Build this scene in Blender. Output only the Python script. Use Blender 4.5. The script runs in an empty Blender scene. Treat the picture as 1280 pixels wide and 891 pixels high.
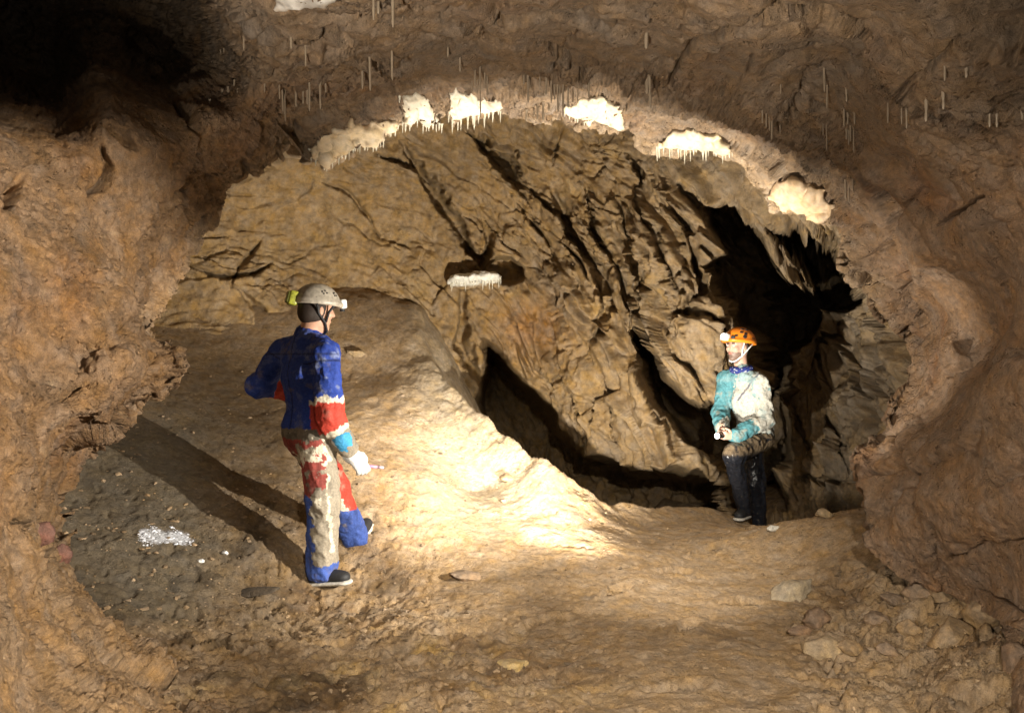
import bpy, bmesh, math, random
import numpy as np
from mathutils import Vector, Matrix

random.seed(4)
SC = bpy.context.scene
COL = SC.collection
R = math.radians

# ------------------------------------------------------------------ camera
F, CX, CY, CAMZ = 995.56, 640.0, 445.5, 1.4          # focal length in photo pixels, optical centre, eye height
cam_d = bpy.data.cameras.new('camera'); cam = bpy.data.objects.new('camera', cam_d); COL.objects.link(cam)
cam_d.sensor_width = 36.0; cam_d.lens = 28.0; cam_d.clip_start = 0.05; cam_d.clip_end = 200
cam.location = (0, 0, CAMZ); cam.rotation_euler = (R(90), 0, 0)
SC.camera = cam

# ------------------------------------------------------------------ world: underground, no daylight gets in
wd = bpy.data.worlds.new('World'); SC.world = wd; wd.use_nodes = True
wd.node_tree.nodes['Background'].inputs[0].default_value = (0.02, 0.018, 0.016, 1)
wd.node_tree.nodes['Background'].inputs[1].default_value = 0.05
SC.view_settings.view_transform = 'Standard'; SC.view_settings.look = 'None'
SC.view_settings.exposure = 0.0; SC.view_settings.gamma = 1.0
try:
    SC.cycles.max_bounces = 4; SC.cycles.diffuse_bounces = 1; SC.cycles.glossy_bounces = 2
except Exception: pass

# ------------------------------------------------------------------ unseen lamps standing in for the cavers' flash guns
def flash(name, kind, loc, aim, power, size, color, cone=None, blend=0.3):
    L = bpy.data.lights.new(name, kind); o = bpy.data.objects.new(name, L); COL.objects.link(o)
    L.energy = power; L.color = color
    L.shadow_soft_size = size
    if kind == 'SPOT': L.spot_size = R(cone); L.spot_blend = blend
    o.location = loc
    o.rotation_euler = (Vector(aim) - Vector(loc)).to_track_quat('-Z', 'Y').to_euler()
    return o
WARM = (1.0, 0.93, 0.80)
flash('chamber_flash', 'SPOT', (0.50, 4.45, 0.17), (0.45, 7.0, 2.70), 1000, 0.02, WARM, 104, 0.45)
flash('figure_fill', 'SPOT', (0.15, 4.20, 0.55), (2.2, 7.0, 1.05), 360, 0.015, WARM, 34, 0.5)  # unseen spot added to brighten the right-hand figure
flash('side_flash', 'SPOT', (1.68, 3.35, 1.00), (-1.5, 5.0, 0.78), 980, 0.015, WARM, 54, 0.8)
flash('slope_flash', 'SPOT', (0.75, 3.1, 1.75), (-0.50, 6.2, 0.42), 1750, 0.02, WARM, 42, 1.0)
flash('bank_fill', 'SPOT', (0.75, 3.1, 1.75), (0.90, 5.3, 0.10), 420, 0.02, WARM, 52, 1.0)  # unseen spot added to light the floor right of the pool
flash('rim_fill', 'SPOT', (0.45, 4.35, 0.75), (2.3, 4.95, 1.75), 170, 0.02, WARM, 62, 0.5)  # unseen spot added to brighten the right-hand rim
CF = (1.0, 0.91, 0.77)
flash('camera_flash', 'POINT', (-0.75, -0.25, 1.75), (0, 4, 1), 24, 0.03, CF)
flash('left_fill', 'SPOT', (1.6, 0.5, 1.7), (-1.68, 2.85, 1.12), 1100, 0.03, CF, 38, 0.5)  # unseen spot added to light the left wall alone
flash('ceiling_fill', 'SPOT', (-0.7, -0.2, 0.6), (-0.15, 2.2, 3.05), 740, 0.03, CF, 64, 0.7)  # unseen spot added as fill for the ceiling
flash('right_fill', 'SPOT', (-1.2, 0.2, 1.6), (2.25, 3.4, 1.15), 470, 0.03, CF, 38, 0.6)  # unseen spot added as fill for the right wall
flash('floor_fill', 'SPOT', (0.4, -0.2, 2.1), (0.40, 3.5, 0.0), 1180, 0.03, CF, 54, 1.0)  # unseen spot added as fill for the front floor

# ------------------------------------------------------------------ numeric helpers
def W(px, py, d):
    """a point at distance d in front of the eye, seen at photo pixel px, py"""
    px = np.asarray(px, float); py = np.asarray(py, float); d = np.asarray(d, float)
    return np.stack([(px - CX) / F * d, d + 0 * px, CAMZ - (py - CY) / F * d], -1)
def Wv(px, py, d): return np.array(W(px, py, d), float)

_r = np.random.default_rng(11)
PERM = _r.permutation(256).astype(np.int32)
GR = _r.normal(size=(256, 3)); GR = (GR / np.linalg.norm(GR, axis=1)[:, None]).astype(np.float32)
def pn(p, s=0.0):
    """gradient noise, about -1..1"""
    p = np.asarray(p, np.float32) + np.float32(s * 13.37)
    i = np.floor(p); f = p - i; i = i.astype(np.int32) & 255
    u = f * f * f * (f * (f * 6 - 15) + 10)
    hx = [PERM[i[:, 0]], PERM[(i[:, 0] + 1) & 255]]
    out = 0
    for dx in (0, 1):
        wx = u[:, 0] if dx else 1 - u[:, 0]
        for dy in (0, 1):
            hxy = PERM[(hx[dx] + i[:, 1] + dy) & 255]
            wy = wx * (u[:, 1] if dy else 1 - u[:, 1])
            for dz in (0, 1):
                g = GR[PERM[(hxy + i[:, 2] + dz) & 255]]
                v = g[:, 0] * (f[:, 0] - dx) + g[:, 1] * (f[:, 1] - dy) + g[:, 2] * (f[:, 2] - dz)
                out = out + v * wy * (u[:, 2] if dz else 1 - u[:, 2])
    return out * 1.6
def fbm(p, freq, octv, gain=0.5, s=0.0):
    a, o, t = 1.0, 0, 0
    for k in range(octv):
        o = o + a * pn(p * freq, s + k * 3.1); t += a; a *= gain; freq *= 2.03
    return o / t * 1.3
def ridge(p, freq, octv, gain=0.5, s=0.0):
    a, o, t = 1.0, 0, 0
    for k in range(octv):
        o = o + a * (1 - np.abs(pn(p * freq, s + k * 5.3)) * 2); t += a; a *= gain; freq *= 2.03
    return o / t
def ss(a, b, x):
    t = np.clip((x - a) / (b - a), 0, 1); return t * t * (3 - 2 * t)

def facets(p, freq, seed):
    """broken rock: each cell of space has its own tilted face; returns height, and nearness to a joint"""
    p = np.asarray(p, np.float32) * np.float32(freq) + np.float32(seed * 7.7); ci = np.floor(p).astype(np.int32); n = len(p)
    d1 = np.full(n, 9, np.float32); d2 = np.full(n, 9, np.float32); val = np.zeros(n, np.float32)
    rj = np.random.default_rng(seed).random((256, 3)).astype(np.float32)
    for dx in (-1, 0, 1):
        for dy in (-1, 0, 1):
            for dz in (-1, 0, 1):
                c = ci + np.array([dx, dy, dz], np.int32); hsh = PERM[(PERM[(PERM[c[:, 0] & 255] + c[:, 1]) & 255] + c[:, 2]) & 255]
                q = p - (c + rj[hsh]); d = (q * q).sum(1); m = d < d1; d2 = np.where(m, d1, np.minimum(d2, d)); d1 = np.where(m, d, d1)
                val = np.where(m, (q * GR[hsh]).sum(1) + .5 * (rj[hsh, 0] - .5), val)
    return val, np.sqrt(d2) - np.sqrt(d1)
class TPS:
    """smooth surface through scattered control values"""
    def __init__(s, pts, val, scale, lam=1e-4):
        s.p = np.array(pts, float) / scale; s.sc = scale; v = np.array(val, float); n = len(v)
        A = np.zeros((n + 3, n + 3)); A[:n, :n] = s.k(s.p, s.p) + lam * np.eye(n)
        A[:n, n] = 1; A[:n, n + 1:] = s.p; A[n, :n] = 1; A[n + 1:, :n] = s.p.T
        s.w = np.linalg.solve(A, np.r_[v, 0, 0, 0])
    @staticmethod
    def k(a, b):
        d2 = ((a[:, None, :] - b[None]) ** 2).sum(-1); return 0.5 * d2 * np.log(d2 + 1e-12)
    def __call__(s, q):
        q = np.asarray(q, float).reshape(-1, 2) / s.sc; out = np.empty(len(q)); n = len(s.p)
        for c in range(0, len(q), 40000):
            b = q[c:c + 40000]
            out[c:c + 40000] = s.k(b, s.p) @ s.w[:n] + s.w[n] + b @ s.w[n + 1:]
        return out
def poly_dist(q, line):
    """distance of points q (N,2) to a polyline and the fraction along it"""
    line = np.array(line, float); best = np.full(len(q), 1e9); fr = np.zeros(len(q))
    seg = np.linalg.norm(np.diff(line, axis=0), axis=1); tot = seg.sum(); acc = 0
    for a, b, L in zip(line[:-1], line[1:], seg):
        t = np.clip(((q - a) @ (b - a)) / (L * L + 1e-9), 0, 1)
        d = np.linalg.norm(q - (a + t[:, None] * (b - a)), axis=1)
        m = d < best; best[m] = d[m]; fr[m] = ((acc + t * L) / tot)[m]; acc += L
    return best, fr
def inside(q, poly):
    poly = np.array(poly, float); x, y = q[:, 0], q[:, 1]; c = np.zeros(len(q), bool)
    for (x0, y0), (x1, y1) in zip(poly, np.roll(poly, -1, 0)):
        c ^= ((y0 > y) != (y1 > y)) & (x < (x1 - x0) * (y - y0) / (y1 - y0 + 1e-12) + x0)
    return c
def sdist(q, poly):
    d, _ = poly_dist(q, list(poly) + [poly[0]]); return np.where(inside(q, poly), -d, d)
def grid_normals(P):
    du = np.gradient(P, axis=1); dv = np.gradient(P, axis=0)
    n = np.cross(du, dv); return n / (np.linalg.norm(n, axis=-1, keepdims=True) + 1e-12)
def smooth_line(pts, n, closed=False):
    """Catmull-Rom through pts, n samples, evenly spaced"""
    p = np.array(pts, float); q = np.vstack([2 * p[0] - p[1], p, 2 * p[-1] - p[-2]]); out = []
    for i in range(1, len(q) - 2):
        t = np.linspace(0, 1, 24, endpoint=False)[:, None]
        a, b, c, d = q[i - 1], q[i], q[i + 1], q[i + 2]
        out.append(0.5 * (2 * b + (c - a) * t + (2 * a - 5 * b + 4 * c - d) * t ** 2 + (3 * b - a - 3 * c + d) * t ** 3))
    out = np.vstack(out + [p[-1:]])
    s = np.r_[0, np.cumsum(np.linalg.norm(np.diff(out[:, :2], axis=0), axis=1))]
    u = np.linspace(0, s[-1], n)
    return np.stack([np.interp(u, s, out[:, k]) for k in range(p.shape[1])], 1)

# ------------------------------------------------------------------ mesh helpers
def mesh_np(name, V, Fq, col=None, smooth=True):
    """mesh from numpy arrays: V (n,3), Fq (m,3 or 4); col = per-vertex rgb"""
    me = bpy.data.meshes.new(name); V = np.ascontiguousarray(V, np.float32); Fq = np.ascontiguousarray(Fq, np.int32)
    k = Fq.shape[1]
    me.vertices.add(len(V)); me.vertices.foreach_set('co', V.ravel())
    me.loops.add(Fq.size); me.loops.foreach_set('vertex_index', Fq.ravel())
    me.polygons.add(len(Fq)); me.polygons.foreach_set('loop_start', np.arange(0, Fq.size, k, dtype=np.int32))
    me.polygons.foreach_set('loop_total', np.full(len(Fq), k, np.int32))
    me.polygons.foreach_set('use_smooth', np.full(len(Fq), smooth))
    me.update(calc_edges=True)
    if col is not None:
        a = me.color_attributes.new('Col', 'FLOAT_COLOR', 'POINT')
        a.data.foreach_set('color', np.c_[np.clip(col, 0, 1), np.ones(len(V))].astype(np.float32).ravel())
    return me
def link(name, me, mat=None, parent=None):
    o = bpy.data.objects.new(name, me); COL.objects.link(o)
    if mat and hasattr(me, 'materials') and not me.materials: me.materials.append(mat)
    if parent: o.parent = parent
    return o
def tag(o, label, cat, group=None, kind=None):
    if label: o['label'] = label
    if cat: o['category'] = cat
    if group: o['group'] = group
    if kind: o['kind'] = kind
    return o
def empty(name, loc=(0, 0, 0)):
    o = bpy.data.objects.new(name, None); COL.objects.link(o); o.location = loc; o.empty_display_size = 0.1
    return o
def grid_faces(nr, nc, flip=False):
    a = np.arange((nr - 1) * nc).reshape(nr - 1, nc)[:, :-1].ravel()
    q = np.stack([a, a + 1, a + nc + 1, a + nc], 1)
    return q[:, ::-1] if flip else q

# ------------------------------------------------------------------ materials
def mat_new(name):
    m = bpy.data.materials.new(name); m.use_nodes = True; nt = m.node_tree
    return m, nt, nt.nodes['Principled BSDF']
def nd(nt, t, **kw):
    n = nt.nodes.new(t)
    for k, v in kw.items():
        if k.startswith('i_'): n.inputs[int(k[2:])].default_value = v
        else: setattr(n, k, v)
    return n
def rock_mat(name, rough=0.8, spec=0.3, fine=60, bump=0.5, pits=0.0, dist=0.02, vary=0.35, grit=240):
    """earthy rock: vertex tint, mottled by noise; grain and pits as bump"""
    m, nt, b = mat_new(name); L = nt.links.new
    tc = nd(nt, 'ShaderNodeTexCoord'); at = nd(nt, 'ShaderNodeVertexColor', layer_name='Col')
    def noise(sc, det=6, rg=0.6):
        n = nd(nt, 'ShaderNodeTexNoise'); n.inputs['Scale'].default_value = sc; n.inputs['Detail'].default_value = det
        n.inputs['Roughness'].default_value = rg; L(tc.outputs['Object'], n.inputs['Vector']); return n
    n1, n2, n3 = noise(5, 8, 0.65), noise(fine * .45, 9, 0.72), noise(grit, 3, 0.6)
    def ramp(src, lo, hi, a=0.3, c=0.7):
        r = nd(nt, 'ShaderNodeMapRange'); r.inputs[1].default_value = a; r.inputs[2].default_value = c
        r.inputs[3].default_value = lo; r.inputs[4].default_value = hi; L(src, r.inputs[0]); return r.outputs[0]
    def mul(a, bb):
        x = nd(nt, 'ShaderNodeMath', operation='MULTIPLY'); L(a, x.inputs[0]); L(bb, x.inputs[1]); return x.outputs[0]
    v = mul(ramp(n1.outputs[0], 1 - vary, 1 + vary), ramp(n2.outputs[0], 1 - vary, 1 + vary * 0.9))
    v = mul(v, ramp(n3.outputs[0], 1 - vary * .6, 1 + vary * .6))
    cm = nd(nt, 'ShaderNodeVectorMath', operation='SCALE'); L(at.outputs['Color'], cm.inputs[0]); L(v, cm.inputs['Scale'])
    hs = nd(nt, 'ShaderNodeHueSaturation'); L(ramp(noise(9, 5).outputs[0], 0.8, 1.2), hs.inputs['Saturation']); L(cm.outputs[0], hs.inputs['Color'])
    L(hs.outputs[0], b.inputs['Base Color'])
    L(ramp(n2.outputs[0], rough - 0.18, min(1, rough + 0.15)), b.inputs['Roughness'])
    b.inputs['Specular IOR Level'].default_value = spec
    h = nd(nt, 'ShaderNodeMath', operation='ADD'); L(n2.outputs[0], h.inputs[0])
    s3 = nd(nt, 'ShaderNodeMath', operation='MULTIPLY'); s3.inputs[1].default_value = 0.3; L(n3.outputs[0], s3.inputs[0]); L(s3.outputs[0], h.inputs[1])
    top = h.outputs[0]
    if pits:
        vo = nd(nt, 'ShaderNodeTexVoronoi'); vo.inputs['Scale'].default_value = 38; L(tc.outputs['Object'], vo.inputs['Vector'])
        pr = ramp(vo.outputs['Distance'], -pits, 0, 0.0, 0.32); ad = nd(nt, 'ShaderNodeMath', operation='ADD')
        L(top, ad.inputs[0]); L(pr, ad.inputs[1]); top = ad.outputs[0]
    bp = nd(nt, 'ShaderNodeBump'); bp.inputs['Strength'].default_value = bump; bp.inputs['Distance'].default_value = dist
    L(ramp(n1.outputs[0], bump * .25, bump * 1.25, .35, .65), bp.inputs['Strength'])
    L(top, bp.inputs['Height']); L(bp.outputs[0], b.inputs['Normal'])
    return m
def plain_mat(name, col, rough=0.6, spec=0.4, vary=0.2, scale=30, bump=0.2, emit=None, metal=0.0, vcol=False):
    m, nt, b = mat_new(name); L = nt.links.new
    tc = nd(nt, 'ShaderNodeTexCoord'); n = nd(nt, 'ShaderNodeTexNoise'); n.inputs['Scale'].default_value = scale; n.inputs['Detail'].default_value = 5
    L(tc.outputs['Object'], n.inputs['Vector'])
    r = nd(nt, 'ShaderNodeMapRange'); r.inputs[1].default_value = .3; r.inputs[2].default_value = .7; r.inputs[3].default_value = 1 - vary; r.inputs[4].default_value = 1 + vary
    L(n.outputs[0], r.inputs[0])
    cm = nd(nt, 'ShaderNodeVectorMath', operation='SCALE'); L(r.outputs[0], cm.inputs['Scale'])
    if vcol:
        at = nd(nt, 'ShaderNodeVertexColor', layer_name='Col'); L(at.outputs['Color'], cm.inputs[0])
    else: cm.inputs[0].default_value = col
    L(cm.outputs[0], b.inputs['Base Color'])
    b.inputs['Roughness'].default_value = rough; b.inputs['Specular IOR Level'].default_value = spec; b.inputs['Metallic'].default_value = metal
    if bump:
        bp = nd(nt, 'ShaderNodeBump'); bp.inputs['Strength'].default_value = bump; bp.inputs['Distance'].default_value = 0.004
        L(n.outputs[0], bp.inputs['Height']); L(bp.outputs[0], b.inputs['Normal'])
    if emit:
        b.inputs['Emission Color'].default_value = (*emit[0], 1); b.inputs['Emission Strength'].default_value = emit[1]
    return m
M_ARCH = rock_mat('arch_mud', 0.70, 0.42, 60, 1.1, 0.5, 0.035, 0.5)
M_WALL = rock_mat('chamber_rock', 0.60, 0.5, 34, 1.0, 0.0, 0.05, 0.42, 150)
M_FLOOR = rock_mat('floor_earth', 0.85, 0.25, 62, 1.0, 0.25, 0.03, 0.42, 200)
M_STONE = rock_mat('loose_stone', 0.8, 0.25, 50, 0.9, 0.2, 0.02, 0.4)
M_CALC = rock_mat('calcite', 0.55, 0.4, 120, 0.4, 0.0, 0.006, 0.16)
# ================================================================== 1. the rock arch round the opening
RIM = [(420,1100,2.5),(380,980,2.85),(310,891,3.1),(230,850,3.2),(165,800,3.25),(130,760,3.25),(105,725,3.25),(97,700,3.3),(88,650,3.45),(86,620,3.55),
 (105,585,3.65),(130,560,3.65),(160,525,3.65),(185,505,3.6),(215,485,3.5),(236,465,3.4),(238,450,3.4),(222,432,3.6),(203,415,3.8),(200,405,3.9),
 (212,388,3.95),(222,365,4.0),(236,340,4.1),(238,320,4.1),(250,300,4.15),(268,278,4.2),(277,255,4.25),(285,235,4.3),(310,222,4.35),(345,200,4.5),
 (370,186,4.6),(383,190,4.65),(392,204,4.7),(430,192,4.75),(470,178,4.85),(500,156,4.95),(525,152,4.95),(548,160,5.0),(562,148,5.0),(600,147,5.0),
 (630,140,5.05),(660,146,5.05),(700,142,5.1),(740,155,5.1),(785,165,5.1),(810,178,5.1),(850,185,5.1),(890,190,5.1),(920,203,5.05),(945,225,5.0),
 (958,236,4.95),(963,255,4.95),(1000,270,4.9),(1022,279,4.88),(1036,280,4.8),(1055,292,4.8),(1050,310,4.8),(1058,342,4.8),(1082,358,4.85),(1090,382,4.9),
 (1110,412,5.0),(1135,438,5.1),(1130,470,5.0),(1105,505,4.85),(1092,538,4.7),(1070,560,4.6),(1064,576,4.55),(1072,600,4.5),(1075,640,4.4),(1073,672,4.35),
 (1090,693,4.3),(1130,702,4.2),(1170,712,4.05),(1215,735,3.8),(1245,770,3.5),(1252,820,3.2),(1240,891,2.95),(1225,980,2.85),(1215,1100,2.5)]
INNER = [(0,200,3.0),(0,300,2.8),(0,450,2.7),(0,600,2.5),(0,700,2.35),(0,800,2.1),(0,891,1.85),(100,300,3.2),(100,450,3.0),(150,450,3.05),(180,300,3.65),
 (60,600,2.9),(40,720,2.65),(120,850,2.7),(200,891,2.65),(-250,450,2.0),(-250,800,1.5),(-250,100,2.4),(120,200,3.35),(220,180,3.65),(255,225,3.95),(300,170,3.95),
 (230,130,3.75),(170,380,3.4),(150,530,3.2),(40,40,4.5),(170,50,4.7),(230,70,4.5),(230,20,4.3),(60,90,4.4),(200,100,4.35),(110,95,3.75),(105,140,3.45),(0,130,3.3),(200,140,3.6),(150,-100,3.5),
 (300,20,3.4),(300,100,3.85),(400,0,3.0),(400,60,3.5),(400,105,4.0),(400,150,4.4),(500,0,2.9),(500,60,3.5),(500,112,4.5),(550,98,4.45),(640,0,2.85),(640,60,3.5),
 (640,108,4.6),(760,0,2.85),(760,60,3.4),(760,110,4.65),(860,0,2.8),(850,80,3.6),(850,140,4.7),(960,20,2.8),(950,100,3.5),(950,170,4.4),(1040,90,3.6),
 (1030,180,4.25),(1000,230,4.6),(1100,0,2.6),(1100,100,3.15),(1100,200,3.8),(1080,270,4.4),(1280,0,2.4),(1280,150,2.8),(1280,300,2.95),(1200,250,3.4),(1150,330,4.0),(1180,430,4.2),(1098,335,4.6),(1128,375,4.65),(1165,425,4.7),(1105,590,4.3),(1125,520,4.5),(1210,430,4.1),
 (1280,450,3.2),(1200,560,3.7),(1120,600,4.1),(1280,600,3.2),(1200,680,3.6),(1290,720,3.15),(1300,850,2.7),(1500,450,2.4),(1500,850,2.0),(1500,100,2.1),
 (640,-200,2.2),(300,-200,2.4),(1000,-200,2.1),(-200,-200,2.5),(1500,-200,1.9),(-200,1100,1.3),(200,1100,1.9),(1500,1100,1.7)]
tp = np.array(RIM + INNER); arch_depth = TPS(tp[:, :2], tp[:, 2], 300.0, 2e-4)
NT = 2200
rim = smooth_line(RIM, NT)
ang = np.unwrap(np.arctan2(rim[:, 1] - 450, rim[:, 0] - 640))
dirv = np.stack([np.cos(ang), np.sin(ang)], 1)
sm = np.ones(61) / 61                                             # outward direction, evened out along the rim
dirv = np.stack([np.convolve(np.pad(dirv[:, k], 30, 'edge'), sm, 'valid') for k in (0, 1)], 1)
dirv /= np.linalg.norm(dirv, axis=1)[:, None]
sl = np.c_[np.linspace(0, 60, NT), np.zeros(NT), np.zeros(NT)]     # the edge is broken, not smooth
fn, _ = facets(np.c_[sl[:, 0] * .9, 0 * sl[:, 0], 0 * sl[:, 0]], 1.0, 19)
rim[:, :2] += dirv * ((6 + 4 * ss(980, 1060, rim[:, 0])) * fbm(sl, 1.1, 4, .66, 17) + 4 * np.clip(fn, -1, 1))[:, None] * ss(850, 760, rim[:, 1])[:, None]
reach = np.minimum(950 / np.maximum(np.abs(dirv[:, 0]), 1e-6), 680 / np.maximum(np.abs(dirv[:, 1]), 1e-6))
outer = np.array([640, 450]) + dirv * reach[:, None]
tt = np.r_[np.linspace(0, 0.05, 22, endpoint=False), np.linspace(0.05, 0.8, 240, endpoint=False), np.linspace(0.8, 1, 14)]
nb = 18; aa = np.linspace(0, 1, nb + 1)[1:][::-1]
PX = []; D = []
for a in aa:                                                      # the far side of the rim, back into the chamber
    PX.append(rim[:, :2] + dirv * (1 + 230 * a ** 1.5)); D.append(rim[:, 2] + 0.04 + 2.6 * a ** 0.8)
for t in tt:
    p = rim[:, :2] + (outer - rim[:, :2]) * t
    PX.append(p); D.append(None)
PXA = np.stack(PX); nrow = len(PX)
DA = np.empty(PXA.shape[:2]); DA[nb:] = np.maximum(arch_depth(PXA[nb:]).reshape(nrow - nb, NT), 1.1)
qa = PXA[nb:].reshape(-1, 2); qj = qa + 10 * np.stack([pn(np.c_[qa * .02, 0 * qa[:, 0]], 14), pn(np.c_[qa * .02, 0 * qa[:, 0]], 15)], 1)
dk = np.zeros(len(qa))                                            # the unlit hole in the roof, top left
for poly, dep, soft in (([(-160,-60),(200,-120),(262,10),(282,62),(268,100),(236,112),(205,128),(178,100),(150,78),(142,60),(96,52),(88,100),(82,146),(40,128),(-30,120),(-160,110)], 0.8, 60),):
    dk += dep * (1 - ss(-soft, soft, sdist(qj, poly)))
DA0 = DA.copy()
DA[nb:] += dk.reshape(nrow - nb, NT)
for A_ in (DA, DA0):
    for k in range(nb): A_[k] = D[k] - rim[:, 2] + A_[nb]
P = W(PXA[..., 0], PXA[..., 1], DA)
ext = []                                                          # the passage goes on past and behind the photographer
last = P[-1]
for y, s in ((0.6, 1.12), (-0.4, 1.2), (-1.6, 1.15), (-2.8, 0.85), (-3.4, 0.3), (-3.5, 0.01)):
    q = last.copy(); q[:, 0] *= s; q[:, 2] = 1.3 + (q[:, 2] - 1.3) * s; q[:, 1] = np.minimum(last[:, 1], y) if y > 0 else y; ext.append(q)
P = np.concatenate([P, np.stack(ext)]); nrow2 = len(P)
P0 = np.concatenate([W(PXA[..., 0], PXA[..., 1], DA0), P[-len(ext):]]); N = grid_normals(P0)
if (N[nb + 60, NT // 2] @ np.array([0, 0, 1.0])) > 0: N = -N     # normals point into the open space
tcol = np.r_[np.zeros(nb), tt, np.ones(len(ext))][:, None] * np.ones((1, NT))
q3 = P.reshape(-1, 3); px = np.concatenate([PXA, np.repeat(PXA[-1:], len(ext), 0)]).reshape(-1, 2)
left = ss(420, 250, px[:, 0]) ; right = ss(1000, 1120, px[:, 0]) * ss(120, 260, px[:, 1]); top = 1 - np.clip(left * ss(90, 150, px[:, 1]) + right, 0, 1)
loww = (0.3 + 0.7 * ss(0, 0.14, tcol)).ravel()
h = 0.10 * fbm(q3, 1.1, 3, 0.5, 1) * loww + 0.028 * fbm(q3, 4.2, 4, 0.55, 2) * (0.4 + 0.6 * loww)
rg = ridge(q3, 5.5, 4, 0.55, 3)
wq = q3 + 0.03 * np.stack([pn(q3 * 5, 4), pn(q3 * 5, 5), pn(q3 * 5, 6)], 1)
h += left * (0.013 * fbm(wq, 17, 4, 0.7, 7) - 0.03 * ss(0.25, 0.7, fbm(wq, 8, 3, 0.5, 8)) * ss(0.1, 0.6, fbm(q3, 2.2, 2, 0.5, 9) + .35)
             - 0.013 * ss(0.2, 0.55, fbm(wq, 30, 2, .5, 10)))
fc, fe = facets(q3 + .05 * np.stack([pn(q3 * 4, 34), pn(q3 * 4, 35), pn(q3 * 4, 36)], 1), 2.4, 5); fc2, fe2 = facets(wq, 6.5, 6)
cr_ = ss(-.25, .35, fbm(q3, 1.9, 3, .55, 11)); h += left * cr_ * (.010 * (ridge(wq, 26, 3, .6, 12) - .35) - .016 * ss(.05, .5, fbm(wq, 36, 3, .65, 13)))
brk = ss(-.2, .35, fbm(q3, 1.3, 3, .5, 37) + .5 * (1 - ss(.02, .2, tcol.ravel())))
h += brk * (1 + .5 * (1 - ss(.02, .16, tcol.ravel()))) * (.06 * np.clip(fc, -.6, .6) - .02 * (1 - ss(0, .12, fe)) + (.018 * np.clip(fc2, -.6, .6) - .006 * (1 - ss(0, .12, fe2))) * (1 - .2 * right)) + right * ss(.0, .4, fbm(q3, 1.2, 2, .5, 38) + .2) * (.05 * np.clip(fc, -.6, .6) - .015 * (1 - ss(0, .08, fe)))
# ceiling: shelly scalloped ledges, cut by thin steps
sc = q3 * np.array([1.6, 2.6, 3.2]) + 0.35 * np.stack([pn(q3 * 1.4, 20), pn(q3 * 1.4, 21), pn(q3 * 1.4, 22)], 1)
st = fbm(sc, 1.3, 3, 0.5, 23) * 4.0
saw = (st - np.floor(st)); saw = np.where(saw < 0.86, saw / 0.86, (1 - saw) / 0.14)
h += top * (0.05 * saw * ss(-.3, .4, fbm(q3, 1.0, 2, .5, 24)) + 0.012 * fbm(q3, 16, 3, 0.55, 25) + 0.015 * (rg - .4))
h += right * (0.012 * fbm(q3, 9, 4, 0.55, 26) + 0.004 * saw * ss(.1, .5, fbm(q3, 1.5, 2, .5, 27)) - 0.008 * ss(.3, .6, fbm(wq, 20, 2, .5, 28)))
CRACKS = [([(838,100),(850,78),(868,58),(900,36),(940,14),(1000,-8)],6,.16),([(915,125),(938,82),(980,64),(1022,54)],3,.06),([(862,95),(895,72),(930,50),(955,30)],3,.06),
 ([(1112,132),(1138,98),(1172,66),(1205,28)],4,.09),([(1126,128),(1150,96),(1178,64)],3,.05),([(1158,288),(1186,269),(1232,243)],4,.14),([(600,0),(575,14),(552,22)],4,.08),
 ([(356,50),(392,38),(430,26),(505,25)],4,.12),([(578,30),(610,42),(640,40)],5,.10),([(1012,88),(1002,115),(984,148)],4,.08),([(1012,84),(1045,80)],3,.1),
 ([(1188,472),(1206,455),(1228,434)],5,.07),([(134,165),(150,172),(168,184)],9,.2),([(128,188),(134,212),(122,238),(104,246)],8,.18),([(6,262),(14,240),(26,226)],11,.22),
 ([(212,132),(236,148),(248,166)],10,.16),([(228,238),(240,246)],6,.1),([(18,650),(40,668),(60,690),(82,702)],8,.2),([(925,160),(940,148)],8,.12),([(816,185),(830,168)],8,.1),
 ([(450,330),(452,331)],1,.01),([(1010,300),(1040,300)],4,.05),([(8,300),(2,318)],8,.12),([(30,770),(60,800),(85,840)],4,.06),([(62,745),(78,770)],6,.08),([(70,850),(110,880)],5,.05),
 ([(500,80),(540,60),(600,58),(660,68)],3,.05),([(700,40),(740,25),(800,20)],3,.05),([(690,80),(715,60),(722,40)],3,.05),([(780,130),(800,90),(845,75)],3,.06),([(1185,700),(1240,690),(1290,670)],4,.06)]
dq = px + 5 * np.stack([fbm(q3, 7, 3, .6, 31), fbm(q3, 7, 3, .6, 32)], 1)
for ln, w, dep in CRACKS:
    x0, y0 = np.min(ln, 0) - 40; x1, y1 = np.max(ln, 0) + 40
    m = np.where((px[:, 0] > x0) & (px[:, 0] < x1) & (px[:, 1] > y0) & (px[:, 1] < y1) & (tcol.ravel() > 0))[0]
    if not len(m): continue
    d, fr = poly_dist(dq[m], ln); ww = w * (0.35 + 0.65 * np.sin(np.pi * np.clip(fr, 0.06, 0.94)))
    h[m] -= .7 * dep * (1 - ss(ww * 0.25, ww * 1.15, d)) * (.55 + .6 * ss(-.3, .3, fbm(q3[m], 6, 2, .5, 33)))
V = q3 + N.reshape(-1, 3) * h[:, None]
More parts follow.
